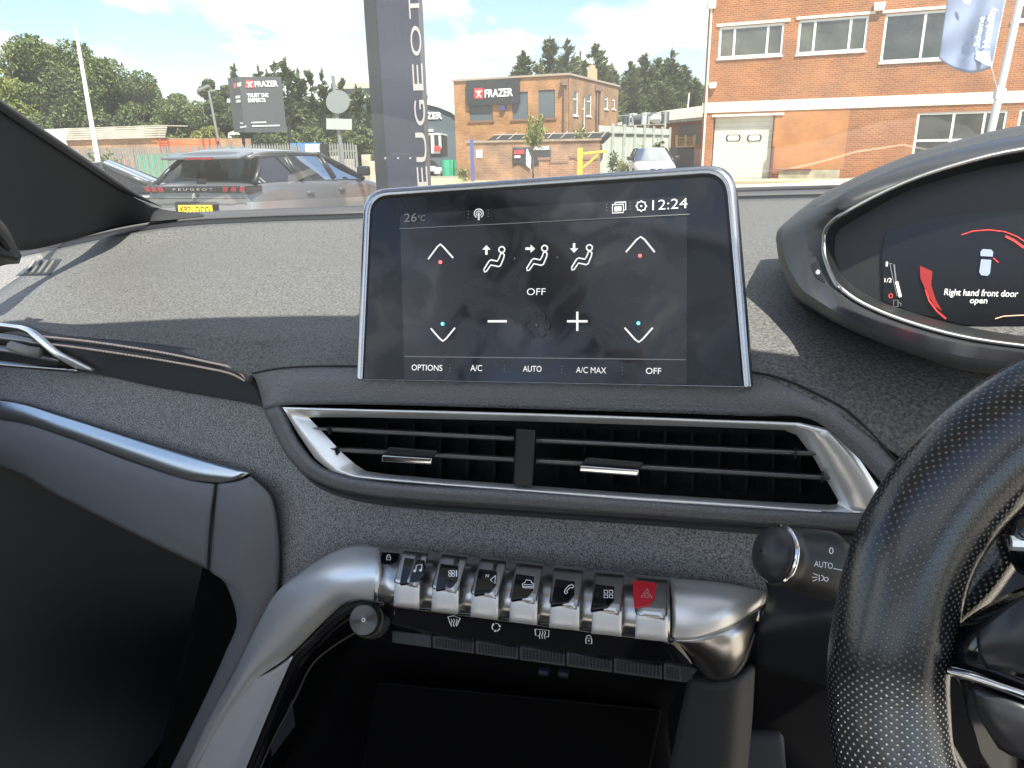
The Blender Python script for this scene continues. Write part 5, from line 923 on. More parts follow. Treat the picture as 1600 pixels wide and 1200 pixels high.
# left sweep: grows out of the bar and runs down beside the console
patch('left_sweep', [crow((592, 855, .468), (560, 851, .474), (525, 860, .476), (478, 888, .476), (432, 926, .476), (398, 985, .484), (366, 1050, .490), (322, 1130, .498), (284, 1215, .502)),
 crow((592, 870, .448), (556, 868, .456), (515, 880, .459), (480, 906, .458), (445, 945, .459), (410, 1003, .468), (374, 1062, .476), (332, 1140, .487), (294, 1215, .493)),
 crow((591, 897, .434), (556, 895, .440), (520, 902, .444), (495, 920, .446), (465, 955, .448), (428, 1008, .460), (386, 1064, .473), (336, 1142, .487), (296, 1215, .494)),
 crow((590, 925, .430), (560, 922, .434), (530, 925, .438), (508, 940, .441), (478, 972, .446), (440, 1018, .462), (392, 1066, .478), (337, 1144, .490), (297, 1215, .496)),
 crow((590, 940, .434), (562, 938, .438), (540, 943, .444), (522, 956, .450), (492, 985, .458), (450, 1026, .472), (396, 1068, .485), (338, 1146, .494), (298, 1215, .5))], silver, swp, thick=.004, n=6, nv=4)
patch('lower_sweep', [crow((372, 1062, .482), (400, 1060, .480), (430, 1046, .478), (457, 1026, .478)), crow((350, 1110, .486), (385, 1100, .482), (415, 1090, .480), (438, 1070, .480)), crow((326, 1155, .490), (360, 1150, .486), (392, 1140, .483), (416, 1122, .484)), crow((296, 1215, .496), (325, 1215, .490), (350, 1215, .486), (378, 1215, .487))], mat('bright_silver', (0.80, 0.81, 0.83), .35, metal=.6), swp, thick=.004, n=5, nv=5)
patch('inner_wall', [crow((598, 944, .433), (562, 943, .440), (530, 960, .450), (495, 992, .460), (458, 1030, .478), (418, 1124, .485), (380, 1215, .488)), crow((600, 968, .46), (575, 965, .47), (540, 985, .48), (505, 1015, .49), (478, 1045, .5), (440, 1130, .508), (402, 1215, .51))], piano, swp, thick=.004, n=5, nv=3)
g = MB(); g.tube([C(*p) for p in path_px([(560, 985, .47), (520, 1010, .48), (487, 1040, .49), (462, 1090, .494), (430, 1150, .498), (400, 1215, .5)], 6)], .0012, 6); g.build('edge_line', silver_d, swp)
# right end wedge
patch('right_wing', [crow((1046, 902, .462), (1090, 906, .462), (1140, 912, .463), (1196, 924, .466)), crow((1048, 915, .448), (1092, 918, .450), (1142, 920, .455), (1197, 928, .4645)), crow((1050, 942, .436), (1094, 944, .439), (1144, 940, .446), (1197, 934, .4630)), crow((1050, 972, .429), (1094, 972, .432), (1144, 960, .441), (1196, 939, .4620)), crow((1050, 1001, .4265), (1090, 998, .429), (1142, 978, .439), (1194, 944, .4615))], silver, swp, thick=.004, n=5, nv=4)
patch('right_wing_tip', [crow((1046, 1002, .4270), (1090, 999, .4293), (1142, 979, .4393), (1194, 945, .4617)), crow((1064, 1018, .437), (1100, 1020, .432), (1146, 1002, .436), (1187, 968, .453)), crow((1085, 1040, .446), (1112, 1043, .436), (1146, 1030, .436), (1172, 1005, .447)), crow((1106, 1060, .452), (1122, 1062, .443), (1142, 1056, .441), (1162, 1030, .447))], mat('wing_silver', (0.50, 0.475, 0.46), .28, metal=1.0), swp, thick=.004, n=5, nv=4)
patch('wing_edge', [crow((1106, 1061, .4520), (1122, 1063, .4430), (1144, 1057, .4410), (1163, 1031, .4465), (1188, 968, .4530), (1194, 945, .4617)), crow((1112, 1066, .47), (1124, 1067, .46), (1148, 1060, .46), (1170, 1034, .468), (1196, 968, .475), (1200, 944, .48))], satin_black, swp, thick=.003, n=4, nv=2)
# lower face: gloss band with printed icons, then the row of ribbed buttons
patch('gloss_band', [[C(x, eB(x) + 1, .4325 - (x - 800) * .00003) for x in np.linspace(588, 1052, 6)], [C(x, eB(x) + 22, .4385 - (x - 800) * .00003) for x in np.linspace(588, 1070, 6)], [C(x, eB(x) + 44 - (10 if x < 620 else 0), .446 - (x - 800) * .00003) for x in np.linspace(592, 1085, 6)]], piano, swp, thick=.004, n=3, nv=3)
GB = Pl(C(600, 962, .4355), C(1040, 1020, .4235), C(800, 1010, .4405))
b = MB(); stroke(b, GB, [(700, 964), (704, 976), (714, 977), (719, 966), (709, 962)], 1.4, .0008, closed=True)
for k in range(3): x = 705 + k * 4; stroke(b, GB, [(x, 967), (x + 1.5, 970), (x - .5, 974), (x + .5, 979)], 1.2, .0008)
stroke(b, GB, [(836, 983), (858, 985), (857, 995), (852, 995)], 1.4, .0008); stroke(b, GB, [(836, 983), (837, 993), (842, 994)], 1.4, .0008)
for k in range(3): x = 843 + k * 4; stroke(b, GB, [(x, 986), (x + 1.5, 989), (x - .5, 993), (x + .5, 998)], 1.2, .0008)
for a in (20, 140, 260): stroke(b, GB, arc(775, 980, 6, a, a + 80, 8), 1.6, .0008); ex = (775 + 6 * math.cos(math.radians(a + 85)), 980 + 6 * math.sin(math.radians(a + 85))); disc(b, GB, ex[0], ex[1], 1.7, .0008)
stroke(b, GB, arc(920, 996, 3.4, 180, 360, 8), 1.3, .0008); stroke(b, GB, [(915.5, 997), (924.5, 997.5), (924.5, 1006), (915.5, 1005.5)], 1.4, .0008, closed=True); disc(b, GB, 920, 1001, 1.3, .0008)
b.build('printed_symbols', icon_print, swp)
knurl = mat('ribbed_rubber', (0.03, 0.031, 0.033), .5)
bx = [612, 675, 742, 811, 884, 958, 1036, 1066]
def by(x, v): return lerp(np.interp(x, [612, 1066], [985, 1040]), np.interp(x, [612, 1066], [1004, 1066]), v)
for i in range(7):
    x0, x1 = bx[i] + .7, bx[i + 1] - .7; q0, q1 = .445 - (bx[i] - 800) * .00003, .4415 - (bx[i] - 800) * .00003
    b = MB(); b.hexa([C(x, by(x, v), q + dq) for dq in (.012, 0) for x, v, q in ((x0, 1, q1), (x1, 1, q1), (x1, 0, q0), (x0, 0, q0))]); k_ = b.build('rocker_button', knurl, swp, bevel=.0008)
    b = MB(); nx, ny = 12 if i < 6 else 5, 5
    if i in (0,): continue
    for a in range(nx):
        for c in range(ny):
            xx = lerp(x0 + 4, x1 - 4, (a + .5) / nx); v = .18 + .68 * (c + .5) / ny; qq = lerp(q0, q1, v) - .0004; w_ = (x1 - x0 - 8) / nx * .32; h_ = .045; b.add([C(xx - w_, by(xx, v - h_), qq), C(xx + w_, by(xx, v - h_), qq), C(xx + w_, by(xx, v + h_), qq), C(xx - w_, by(xx, v + h_), qq)], [(0, 1, 2, 3)])
    tag(b.build('ribs', mat('rib_dark', (0.006, 0.006, 0.007), .6), k_), kind='stuff')
b = MB(); b.add([C(1066, 1040, .437), C(1090, 1046, .437), C(1074, 1066, .434), C(1066, 1066, .434)], [(0, 1, 2, 3)]); b.build('end_cap', satin_black, swp)
# toggle keys
keys = [(615, 655, 905, 948, 632, 663), (674, 716, 914, 956, 688, 716), (735, 778, 922, 965, 748, 776), (796, 839, 930, 973, 806, 834), (858, 905, 938, 982, 868, 898), (924, 971, 946, 991, 930, 960), (992, 1043, 953, 999, 990, 1027)]
redcap = mat('red_cap', (0.55, 0.02, 0.03), .3, coat=.3)
for i, (x0, x1, yk, yb, c0, c1_) in enumerate(keys):
    sh_ = (c0 - x0) * .5
    kq0 = -(x0 - 800) * .00003
    KP = Pl(C(x0, yk, .4190 + kq0), C(x1, yk + 4, .4182 + kq0), C(x0 + 10, yk - 36, .4375 + kq0)); sl_ = 16 if i < 3 else 11 - 3 * (i - 3)
    rws = [[KP(lerp(x0, x1, s_) + sl_ * t_, yk + 6 - t_ * (yk + 3 - eT(x0)) + (s_ - .5) * 5, (.0006 if .05 < s_ < .95 else -.0006) - (.006 if t_ == 1 else 0)) for s_ in (0, .06, .5, .94, 1)] for t_ in (0, .35, .7, .92, 1)]
    ko = patch('toggle_key', rws, bars, swp, thick=.009, n=2, nv=2, lin=True); ko['label'] = 'red hazard key' if i == 6 else 'toggle key with printed symbol'
    def kq(s, v): y = lerp(lerp(yk, yb, v), 0, 0); x = lerp(x0, x1, s); return x, y + (x - x0) * .10
    pr = []
    for v, dq in ((-.04, .4235), (.12, .4185), (.5, .4160), (.88, .4150), (1.0, .4185), (1.03, .426)):
        pr.append([C(lerp(x0, x1, s) + (1 - v) * 2, lerp(yk, yb, v) + (s - .5) * 5, dq + (.0022 if s in (0, 1) else 0) - (x0 - 800) * .00003) for s in (0, .06, .5, .94, 1)])
    patch('paddle', pr, paddle, ko, thick=.006, n=2, nv=3)
    # cap with symbol
    yt = yk - 34 + (0 if i < 6 else -2); W_ = c1_ - c0
    poly_ = [(c0 + 2, yt), (c1_, yt + 4), (c1_ - 2, yt + 26), (c1_ - 9, yt + 38), (c0 - 5, yt + 40), (c0 - 2, yt + 20)]
    poly_ = [(c0, yt), (c1_, yt + 4), (c1_ - 1, yt + 25), (c1_ - 10, yt + 37), (c0 - 8, yt + 41), (c0 - 4, yt + 20)] if i < 6 else [(989, 906), (1026, 910), (1023, 934), (1013, 947), (991, 949), (989, 925)]
    b = MB(); b.poly([KP(x, y, .0016) for x, y in poly_], -KP.n * .003); b.build('cap', piano if i < 6 else redcap, ko, bevel=.0005)
    cx, cy = sum(p[0] for p in poly_[:4]) / 4 + (1 if i < 6 else -2), yt + 16 if i < 6 else 928; b = MB(); o_ = .0019
    if i == 0: stroke(b, KP, [(cx - 4, cy + 5), (cx - 3, cy - 4), (cx + 6, cy - 5), (cx + 5, cy + 4)], 1.5, o_); disc(b, KP, cx - 5.5, cy + 5, 2.2, o_); disc(b, KP, cx + 3.5, cy + 4, 2.2, o_)
    if i == 1:
        for dx, dy in ((-4, -2.5), (1, -2.5), (-4, 2.5), (1, 2.5)): stroke(b, KP, arc(cx + dx, cy + dy, 2.3, 0, 360, 8), 1.3, o_)
        stroke(b, KP, [(cx + 6, cy - 5), (cx + 6, cy + 5)], 2.0, o_)
    if i == 2: stroke(b, KP, [(cx - 1, cy + 2), (cx + 7, cy - 5), (cx + 6, cy + 8)], 1.4, o_, closed=True); text('symbol', 'N', Pl(KP(cx - 10, cy, 0), KP(cx + 4, cy, 0), KP(cx - 9, cy - 8, 0)), (cx - 9, cy - 2), (cx - 4, cy - 2), 5, icon_print, ko, off=o_)
    if i == 3: stroke(b, KP, [(cx - 8, cy + 6), (cx - 9, cy), (cx - 5, cy - 2), (cx - 3, cy - 6), (cx + 4, cy - 5), (cx + 6, cy - 1), (cx + 9, cy + 1), (cx + 8, cy + 7)], 1.4, o_, closed=True); stroke(b, KP, [(cx - 7, cy + 1), (cx + 7, cy + 2)], 1.2, o_); stroke(b, KP, [(cx - 8, cy + 4), (cx + 8, cy + 5)], 1.4, o_)
    if i == 4: stroke(b, KP, [(cx + 5, cy - 7), (cx + 8, cy - 4), (cx + 5, cy - 1), (cx + 2, cy - 2), (cx - 3, cy + 3), (cx - 2, cy + 6), (cx - 5, cy + 8), (cx - 7, cy + 5), (cx - 5, cy)], 1.5, o_); stroke(b, KP, [(cx - 5, cy), (cx, cy - 5), (cx + 5, cy - 7)], 1.5, o_)
    if i == 5:
        for dx in (-4, 4):
            for dy in (-3.6, 3.6): stroke(b, KP, [(cx + dx - 2.8, cy + dy - 2.4), (cx + dx + 2.8, cy + dy - 2), (cx + dx + 2.6, cy + dy + 2.6), (cx + dx - 2.8, cy + dy + 2.2)], 1.3, o_, closed=True)
    if i == 6: stroke(b, KP, [(cx, cy - 8), (cx + 8, cy + 6), (cx - 9, cy + 5)], 1.2, o_, closed=True); stroke(b, KP, [(cx - .3, cy - 3), (cx + 4, cy + 3.5), (cx - 4.6, cy + 3)], 1.2, o_, closed=True)
    b.build('symbol', icon_print if i < 6 else mat('pink_print', (0.75, 0.45, 0.45), .5), ko)
    
# small lock button at the bar's left end
LP_ = Pl(barpt(600, .1, -.003), barpt(640, .1, -.003), barpt(600, .6, -.004)); b = MB(); b.poly([LP_(x, y, .001) for x, y in ((596, 862), (624, 864), (621, 877), (612, 883), (594, 881))], -LP_.n * .004); lb_ = b.build('lock_button', piano, swp, bevel=.0006)
b = MB(); stroke(b, LP_, arc(607, 869, 2.4, 180, 360, 8), 1.1, .0016); stroke(b, LP_, [(604, 870), (610.5, 870.5), (610, 875), (604, 874.5)], 1.2, .0016, closed=True); b.build('symbol', icon_print, lb_)
# rotary knob
kc = C(573, 968, .432); kd = (CAM - kc).normalized(); kd = (kd + Vector((-.32, 0, -.05))).normalized(); ku = kd.orthogonal().normalized(); kw = kd.cross(ku)
vk_ = thing('volume_knob', kc, 'round black knurled volume knob under the silver bar', 'knob'); g = MB(); n = 40
prof = [(-.020, .0122), (-.004, .0130), (-.0032, .0122), (.001, .0112), (.003, .0108)]; vs = []
for d_, r_ in prof:
    for k in range(n * 2): a = math.pi * k / n; rr2 = r_ * (1 + (.035 if (k % 2 and d_ < -.0035) else 0)); vs.append(kc + kd * (d_ + .004) + (ku * math.cos(a) + kw * math.sin(a)) * rr2)
g.add(vs, [(i * 2 * n + j, i * 2 * n + (j + 1) % (2 * n), (i + 1) * 2 * n + (j + 1) % (2 * n), (i + 1) * 2 * n + j) for i in range(len(prof) - 1) for j in range(2 * n)]); g.build('knurled_ring', mat('knob_black', (0.02, 0.02, 0.02), .25), vk_)
g = MB(); g.poly([kc + kd * .0071 + (ku * math.cos(a) + kw * math.sin(a)) * .0108 for a in np.linspace(0, 2 * math.pi, 40, endpoint=False)]); g.build('face', mat('spun_black', (0.07, 0.07, 0.072), .22, metal=.8, aniso=.8), vk_)
for r_, m_ in ((.0015, icon_print), (.0008, black)): g = MB(); g.poly([kc + kd * (.0074 if m_ is icon_print else .0077) + (ku * math.cos(a) + kw * math.sin(a)) * r_ for a in np.linspace(0, 2 * math.pi, 20, endpoint=False)]); g.build('centre_mark', m_, vk_)
g = MB(); g.tube([kc - kd * .012, kc - kd * .0155], .0150, 24); g.build('collar', piano, vk_, smooth=False)
# ---- console cavity below
cav = thing('centre_console', C(750, 1150, .5), 'black open storage bay of the centre console under the ribbed buttons', 'console')
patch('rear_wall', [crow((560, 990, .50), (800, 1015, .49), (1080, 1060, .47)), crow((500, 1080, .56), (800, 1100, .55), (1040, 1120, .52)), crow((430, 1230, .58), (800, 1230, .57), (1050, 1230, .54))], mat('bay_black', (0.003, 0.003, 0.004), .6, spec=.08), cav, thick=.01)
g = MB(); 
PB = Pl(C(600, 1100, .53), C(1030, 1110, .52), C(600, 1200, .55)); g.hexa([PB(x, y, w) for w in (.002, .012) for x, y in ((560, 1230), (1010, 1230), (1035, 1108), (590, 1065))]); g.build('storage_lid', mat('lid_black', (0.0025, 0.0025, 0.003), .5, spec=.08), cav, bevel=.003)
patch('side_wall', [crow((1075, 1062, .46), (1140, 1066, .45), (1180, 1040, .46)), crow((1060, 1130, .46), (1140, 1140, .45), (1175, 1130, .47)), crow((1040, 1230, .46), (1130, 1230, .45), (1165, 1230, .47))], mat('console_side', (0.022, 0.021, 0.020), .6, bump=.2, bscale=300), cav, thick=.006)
g = MB(); g.tube([C(843, 1048, .452), C(857, 1050, .452)], .0035, 8); g.tube([C(874, 1051, .451), C(888, 1053, .451)], .0035, 8); g.build('usb_sockets', mat('usb_blue', (0.006, 0.008, 0.018), .3), cav)
# ---- driver side: column, knee panel, footwell
col_ = thing('steering_column', C(1350, 950, .42), 'dark steering column shroud behind the wheel', 'steering column')
patch('shroud', [crow((1195, 905, .47), (1300, 895, .43), (1500, 850, .40), (1700, 800, .38)), crow((1200, 940, .455), (1300, 935, .41), (1500, 920, .38), (1700, 900, .36)), crow((1180, 985, .45), (1300, 985, .40), (1500, 1020, .37), (1700, 1050, .35)), crow((1170, 1040, .47), (1300, 1075, .43), (1500, 1120, .40), (1700, 1150, .38))], satin_black, col_, thick=.008)
kn = thing('driver_knee_panel', C(1280, 1150, .55), 'dark lower dash and pedal area beside the centre console', 'knee panel')
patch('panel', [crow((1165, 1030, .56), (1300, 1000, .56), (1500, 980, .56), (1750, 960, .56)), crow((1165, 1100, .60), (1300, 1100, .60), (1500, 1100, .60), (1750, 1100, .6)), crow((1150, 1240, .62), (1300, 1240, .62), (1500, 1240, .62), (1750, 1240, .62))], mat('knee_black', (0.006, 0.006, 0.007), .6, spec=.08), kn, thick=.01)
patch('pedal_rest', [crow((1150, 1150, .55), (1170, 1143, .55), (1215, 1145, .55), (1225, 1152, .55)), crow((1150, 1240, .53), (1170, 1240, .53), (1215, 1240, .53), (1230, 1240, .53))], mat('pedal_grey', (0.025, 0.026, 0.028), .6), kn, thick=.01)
# ---- light stalk
stk = thing('light_stalk', C(1270, 880, .37), 'black headlight stalk with chrome ring and AUTO print', 'stalk')
sA_, sB_ = C(1203, 864, .346), C(1365, 900, .372); sd = (sB_ - sA_).normalized()
pts = [(-.0085, .001), (-.0075, .006), (-.004, .0105), (0, .0125), (.0005, .0131)]
def lathe(name, prof, m, parent, org, ax, n=32, smooth=True):
    a0 = ax.orthogonal().normalized(); b0 = ax.cross(a0); g = MB(); vs = [org + ax * d_ + (a0 * math.cos(2 * math.pi * k / n) + b0 * math.sin(2 * math.pi * k / n)) * r_ * (1.1 if parent is stk else 1) for d_, r_ in prof for k in range(n)]
    g.add(vs, [(i * n + j, i * n + (j + 1) % n, (i + 1) * n + (j + 1) % n, (i + 1) * n + j) for i in range(len(prof) - 1) for j in range(n)] + [tuple(range(n)), tuple(range((len(prof) - 1) * n, len(prof) * n))]); return g.build(name, m, parent, smooth=smooth)
stm = mat('stalk_black', (0.022, 0.022, 0.023), .42, bump=.15, bscale=900, bdist=.0002)
lathe('end_knob', [(-.0050, .0005), (-.0048, .004), (-.0038, .0080), (-.002, .0108), (.002, .0126), (.004, .0128)], stm, stk, sA_, sd)
lathe('chrome_ring', [(.0038, .0120), (.0040, .0136), (.0052, .0140), (.0060, .0132)], chrome, stk, sA_, sd)
lathe('grip', [(.006, .0132), (.012, .0134), (.022, .0150), (.028, .0156), (.034, .0158), (.0355, .0150)], stm, stk, sA_, sd)
lathe('collar', [(.036, .0128), (.044, .0126), (.0445, .0135), (.047, .0135), (.0475, .012), (.08, .0115)], satin_black, stk, sA_, sd)
SK = Pl(sA_.lerp(sB_, .3) , sB_, n=(CAM - sB_).normalized() + Vector((0, 0, .25))); off = .0178
for s_, a, b_, h in (('0', (1295, 865), (1302, 866), 10), ('AUTO', (1272, 885), (1301, 889), 9)): text('print', s_, SK, a, b_, h, icon_print, stk, off=off)
b = MB(); stroke(b, SK, [(1271, 896), (1278, 899)], 1.2, off); stroke(b, SK, [(1269, 902), (1277, 902)], 1.2, off); stroke(b, SK, [(1270, 908), (1277, 905)], 1.2, off); stroke(b, SK, arc(1283, 903, 4, -90, 90, 8), 1.3, off); stroke(b, SK, [(1280, 898), (1280, 908)], 1.3, off); stroke(b, SK, arc(1291, 905, 3.2, 0, 360, 8), 1.3, off); b.build('print', icon_print, stk)
b = MB(); stroke(b, SK, [(1302, 888), (1316, 891)], 1.3, off - .001); b.build('index_line', icon_print, stk)
# ---- instrument cluster
clu = thing('instrument_cluster', C(1500, 430, .5), 'digital instrument cluster in a curved gloss black hood', 'instrument cluster')
A_ = [(1212, 372), (1222, 352), (1290, 300), (1400, 250), (1500, 218), (1600, 195), (1750, 178), (1950, 190), (2100, 250), (2160, 370), (2120, 470), (2000, 550), (1850, 590), (1700, 598), (1600, 589), (1500, 577), (1400, 545), (1320, 512), (1262, 480), (1238, 462), (1218, 410)]
Bq = [(1220, 372), (1232, 352), (1296, 312), (1402, 262), (1500, 232), (1600, 210), (1750, 194), (1950, 206), (2090, 262), (2140, 370), (2100, 465), (1990, 538), (1850, 574), (1700, 580), (1600, 568), (1500, 556), (1400, 528), (1325, 497), (1274, 467), (1250, 448), (1228, 408)]
B2 = [(1284, 368), (1292, 350), (1325, 325), (1410, 283), (1500, 252), (1600, 229), (1750, 214), (1950, 226), (2070, 275), (2110, 370), (2075, 455), (1980, 515), (1850, 548), (1700, 553), (1600, 545), (1500, 530), (1410, 505), (1345, 478), (1308, 452), (1295, 432), (1284, 398)]
B3 = [(1291, 368), (1300, 352), (1332, 330), (1412, 290), (1500, 260), (1600, 238), (1750, 223), (1950, 235), (2062, 282), (2100, 370), (2066, 450), (1975, 508), (1850, 540), (1700, 545), (1600, 536), (1500, 521), (1412, 496), (1350, 470), (1316, 446), (1303, 428), (1292, 398)]
Cq = [(1305, 370), (1315, 356), (1345, 338), (1415, 300), (1500, 272), (1600, 252), (1750, 238), (1950, 248), (2050, 290), (2085, 370), (2055, 445), (1965, 500), (1850, 530), (1700, 534), (1600, 522), (1500, 508), (1415, 484), (1357, 462), (1326, 440), (1313, 424), (1305, 398)]
CP = Pl(C(1380, 480, .525), C(1700, 480, .512), C(1500, 330, .534))
def lcp(L): 
    pts = [Vector((x, y, 0)) for x, y in L]; return [CP(p.x, p.y, .001) for p in cr(pts + [pts[0]], 4)[:-1]]
def lp(L, qs): 
    pts = [Vector((x, y, 0)) for x, y in L]; pts = pts + [pts[0]]; s = cr(pts, 4)[:-1]; return [C(p.x, p.y, qs(p.x, p.y)) for p in s]
def qb(base, k=-.00004, ky=.0): return lambda x, y: base + k * (min(x, 2150) - 1300) + ky * (400 - y) + .0007 * max(0, 1310 - x)
hood = mat('hood_vinyl', (0.062, 0.062, 0.063), .5, bump=.5, bscale=600, bdist=.0005, kind='voronoi'); gloss_hood = mat('hood_gloss', (0.035, 0.036, 0.04), .28)
ring('hood', [lp(A_, qb(.60, -.00004, .0006)), lp(A_, qb(.520, -.00004, .0004)), lp([(lerp(a[0], b[0], .3), lerp(a[1], b[1], .3)) for a, b in zip(A_, Bq)], qb(.486, -.00004, .0004)), lp(Bq, qb(.480, -.00004, .0004))], hood, clu)
gsur = ring('gloss_surround', [lp(Bq, qb(.480, -.00004, .0004)), lp([(lerp(a[0], b[0], .5), lerp(a[1], b[1], .5)) for a, b in zip(Bq, B2)], qb(.478, -.00004, .0003)), lp(B2, qb(.490, -.00004, .0002))], gloss_hood, clu)
ring('bright_ring', [lp(B2, qb(.4895, -.00004, .0002)), lp([(lerp(a[0], b[0], .5), lerp(a[1], b[1], .5)) for a, b in zip(B2, B3)], qb(.4865, -.00004, .0002)), lp(B3, qb(.492, -.00004, .0002))], mat('ring_silver', (0.36, 0.35, 0.33), .3, metal=1), clu)
ring('inner_wall', [lp(B3, qb(.492, -.00004, .0002)), lcp(Cq)], satin_black, clu)
g = MB(); g.poly(lcp(Cq)); g.build('backplate', mat('cluster_black', (0.012, 0.0115, 0.011), .35), clu)
b = MB(); b.poly([CP(x, y, .003) for x, y in ((1380, 470), (1425, 487), (1500, 506), (1600, 519), (1900, 524), (1900, 330), (1600, 326), (1500, 334), (1440, 344), (1384, 362), (1378, 400))], -CP.n * .002); b.build('display', mat('cluster_display', (0.006, 0.006, 0.007), .2), clu)
redg = mat('red_glow', (0.5, 0.035, 0.03), .4, emit=.3); redd = mat('dark_red_glow', (0.20, 0.012, 0.012), .4, emit=.2); O2 = .0045
b = MB(); stroke(b, CP, arc(1560, 440, 80 , 250 - 0, 285, 12, 80) if False else [(1502, 367), (1520, 361), (1545, 359), (1570, 362), (1590, 370), (1605, 380)], 1.8, O2); stroke(b, CP, [(1571, 369), (1585, 376), (1600, 387)], 4, O2); b.build('dial_arc', redg, clu)
b = MB(); stroke(b, CP, [(1446, 452), (1452, 470), (1463, 485), (1478, 498)], 2.6, O2); b.build('dial_arc', redg, clu)
b = MB(); b.poly([CP(x, y, O2) for x, y in ((1437, 415), (1457, 424), (1455, 445), (1462, 468), (1472, 486), (1460, 478), (1447, 455), (1438, 435))]); b.build('dial_glow', redd, clu)
b = MB(); b.poly([CP(x, y, O2) for x, y in ((1532, 393), (1536, 389), (1549, 390), (1552, 394), (1551, 401), (1532, 400))]); b.poly([CP(x, y, O2) for x, y in ((1533, 405), (1549, 406), (1547, 427), (1543, 431), (1533, 430), (1530, 425))]); b.build('car_icon', mat('car_icon_blue', (0.24, 0.28, 0.38), .4, emit=.15), clu)
b = MB(); stroke(b, CP, [(1552, 403), (1560, 410)], 2, O2); b.build('open_door_mark', redg, clu)
ct = mat('cluster_text', (0.6, 0.58, 0.55), .4, emit=.3)
text('message', 'Right hand front door', CP, (1475, 461), (1590, 464), 10, ct, clu, off=O2, bold=.004, slant=.07); text('message', 'open', CP, (1515, 473.5), (1542, 474), 9, ct, clu, off=O2, bold=.004, slant=.07)
b = MB(); stroke(b, CP, [(1391, 413), (1394, 430), (1398, 447), (1402, 463)], 1.3, O2); stroke(b, CP, [(1389, 412), (1394, 412)], 1.3, O2); stroke(b, CP, [(1397, 413), (1400, 440)], 2.4, O2 - .0002); b.build('fuel_scale', icon_dim, clu)
b = MB(); stroke(b, CP, [(1401, 440), (1407, 464)], 4.5, O2); b.build('fuel_level', ct, clu)
text('fuel_mark', '1', CP, (1384, 416), (1387, 416), 7, ct, clu, off=O2); text('fuel_mark', '1/2', CP, (1382, 441), (1393, 441), 6.5, ct, clu, off=O2); text('fuel_mark', '0', CP, (1388, 466), (1395, 466), 7.5, redg, clu, off=O2)
b = MB(); stroke(b, CP, [(1396, 479), (1396, 469), (1403, 469), (1403, 479)], 1.4, O2, closed=True); stroke(b, CP, [(1403, 472), (1408, 474), (1407, 478)], 1.3, O2); b.build('fuel_icon', icon_dim, clu)
b = MB(); stroke(b, CP, [(1555, 498), (1568, 494), (1585, 493), (1605, 492)], 1.6, O2); b.build('dial_arc', mat('amber_glow', (.5, .3, .2), .4, emit=.4), clu)
BPk = Surf(gsur); b = MB(); b.poly([BPk(x, y, .0012) for x, y in ((1266, 412), (1279, 406), (1284, 425), (1292, 444), (1283, 440), (1272, 432))], ray(1280, 425).normalized() * .003); sb_ = b.build('dimmer_button', satin_black, clu, bevel=.0008)
b = MB()
for a in range(0, 180, 45): stroke(b, BPk, [(1278 - 4 * math.cos(math.radians(a)), 425 - 4 * math.sin(math.radians(a))), (1278 + 4 * math.cos(math.radians(a)), 425 + 4 * math.sin(math.radians(a)))], 1.1, .0018)
b.build('symbol', icon_print, sb_)
# ---- steering wheel
WQ = [(1386, 1085, .262), (1394, 985, .270), (1428, 860, .281), (1500, 750, .292), (1615, 655, .302), (1790, 585, .310), (2065, 550, .314), (2340, 585, .310), (2600, 700, .300), (2730, 880, .285), (2750, 1090, .262), (2680, 1330, .240), (2400, 1540, .222), (2065, 1590, .216), (1730, 1540, .222), (1500, 1380, .236), (1404, 1210, .250)]
sw_ = thing('steering_wheel', C(2065, 1050, .27), 'perforated black leather steering wheel with gloss black spoke', 'steering wheel')
WQ = WQ[6:] + WQ[:6]
cl_ = cr([C(*p) for p in WQ] + [C(*WQ[0])], 10)[:-1]; wc = sum(cl_, Vector()) / len(cl_); wn = Vector()
for a, b_ in zip(cl_, cl_[1:] + cl_[:1]): wn += (a - wc).cross(b_ - wc)
wn.normalize(); 
if wn.dot(CAM - wc) < 0: wn = -wn
m = len(cl_); nr = 32; vs = []; uvs = []; acc = 0
for i in range(m + 1):
    p = cl_[i % m]; d_ = (cl_[(i + 1) % m] - cl_[i - 1 if i < m else i % m - 1]).normalized(); rad = (p - wc); rad = (rad - d_ * rad.dot(d_)).normalized(); nn_ = d_.cross(rad).normalized(); 
    if nn_.dot(wn) < 0: nn_ = -nn_
    if i: acc += (cl_[i % m] - cl_[i - 1]).length
    yy = (p - CAM).z; fat = 1.0
    for k in range(nr + 1): a = 2 * math.pi * k / nr; vs.append(p + rad * math.cos(a) * .0212 + nn_ * math.sin(a) * .0165); uvs.append((a * .019, acc))
fs = [(i * (nr + 1) + j, i * (nr + 1) + j + 1, (i + 1) * (nr + 1) + j + 1, (i + 1) * (nr + 1) + j) for i in range(m) for j in range(nr)]
me = mesh(vs, fs, True, uvs)
lm = bpy.data.materials.new('perforated_leather'); lm.use_nodes = True; t = lm.node_tree; b = t.nodes['Principled BSDF']; b.inputs['Base Color'].default_value = (0.010, 0.010, 0.011, 1); b.inputs['Roughness'].default_value = .19
uvn = nn(t, 'ShaderNodeUVMap'); pit = .0019
sx = nn(t, 'ShaderNodeSeparateXYZ'); t.links.new(uvn.outputs[0], sx.inputs[0])
def mth(op, a, b_=None, c=None):
    n_ = nn(t, 'ShaderNodeMath', operation=op)
    for i, v in enumerate((a, b_, c)):
        if v is None: continue
        if isinstance(v, (int, float)): n_.inputs[i].default_value = v
        else: t.links.new(v, n_.inputs[i])
    return n_.outputs[0]
uu = mth('DIVIDE', sx.outputs[0], pit); vv = mth('DIVIDE', sx.outputs[1], pit)
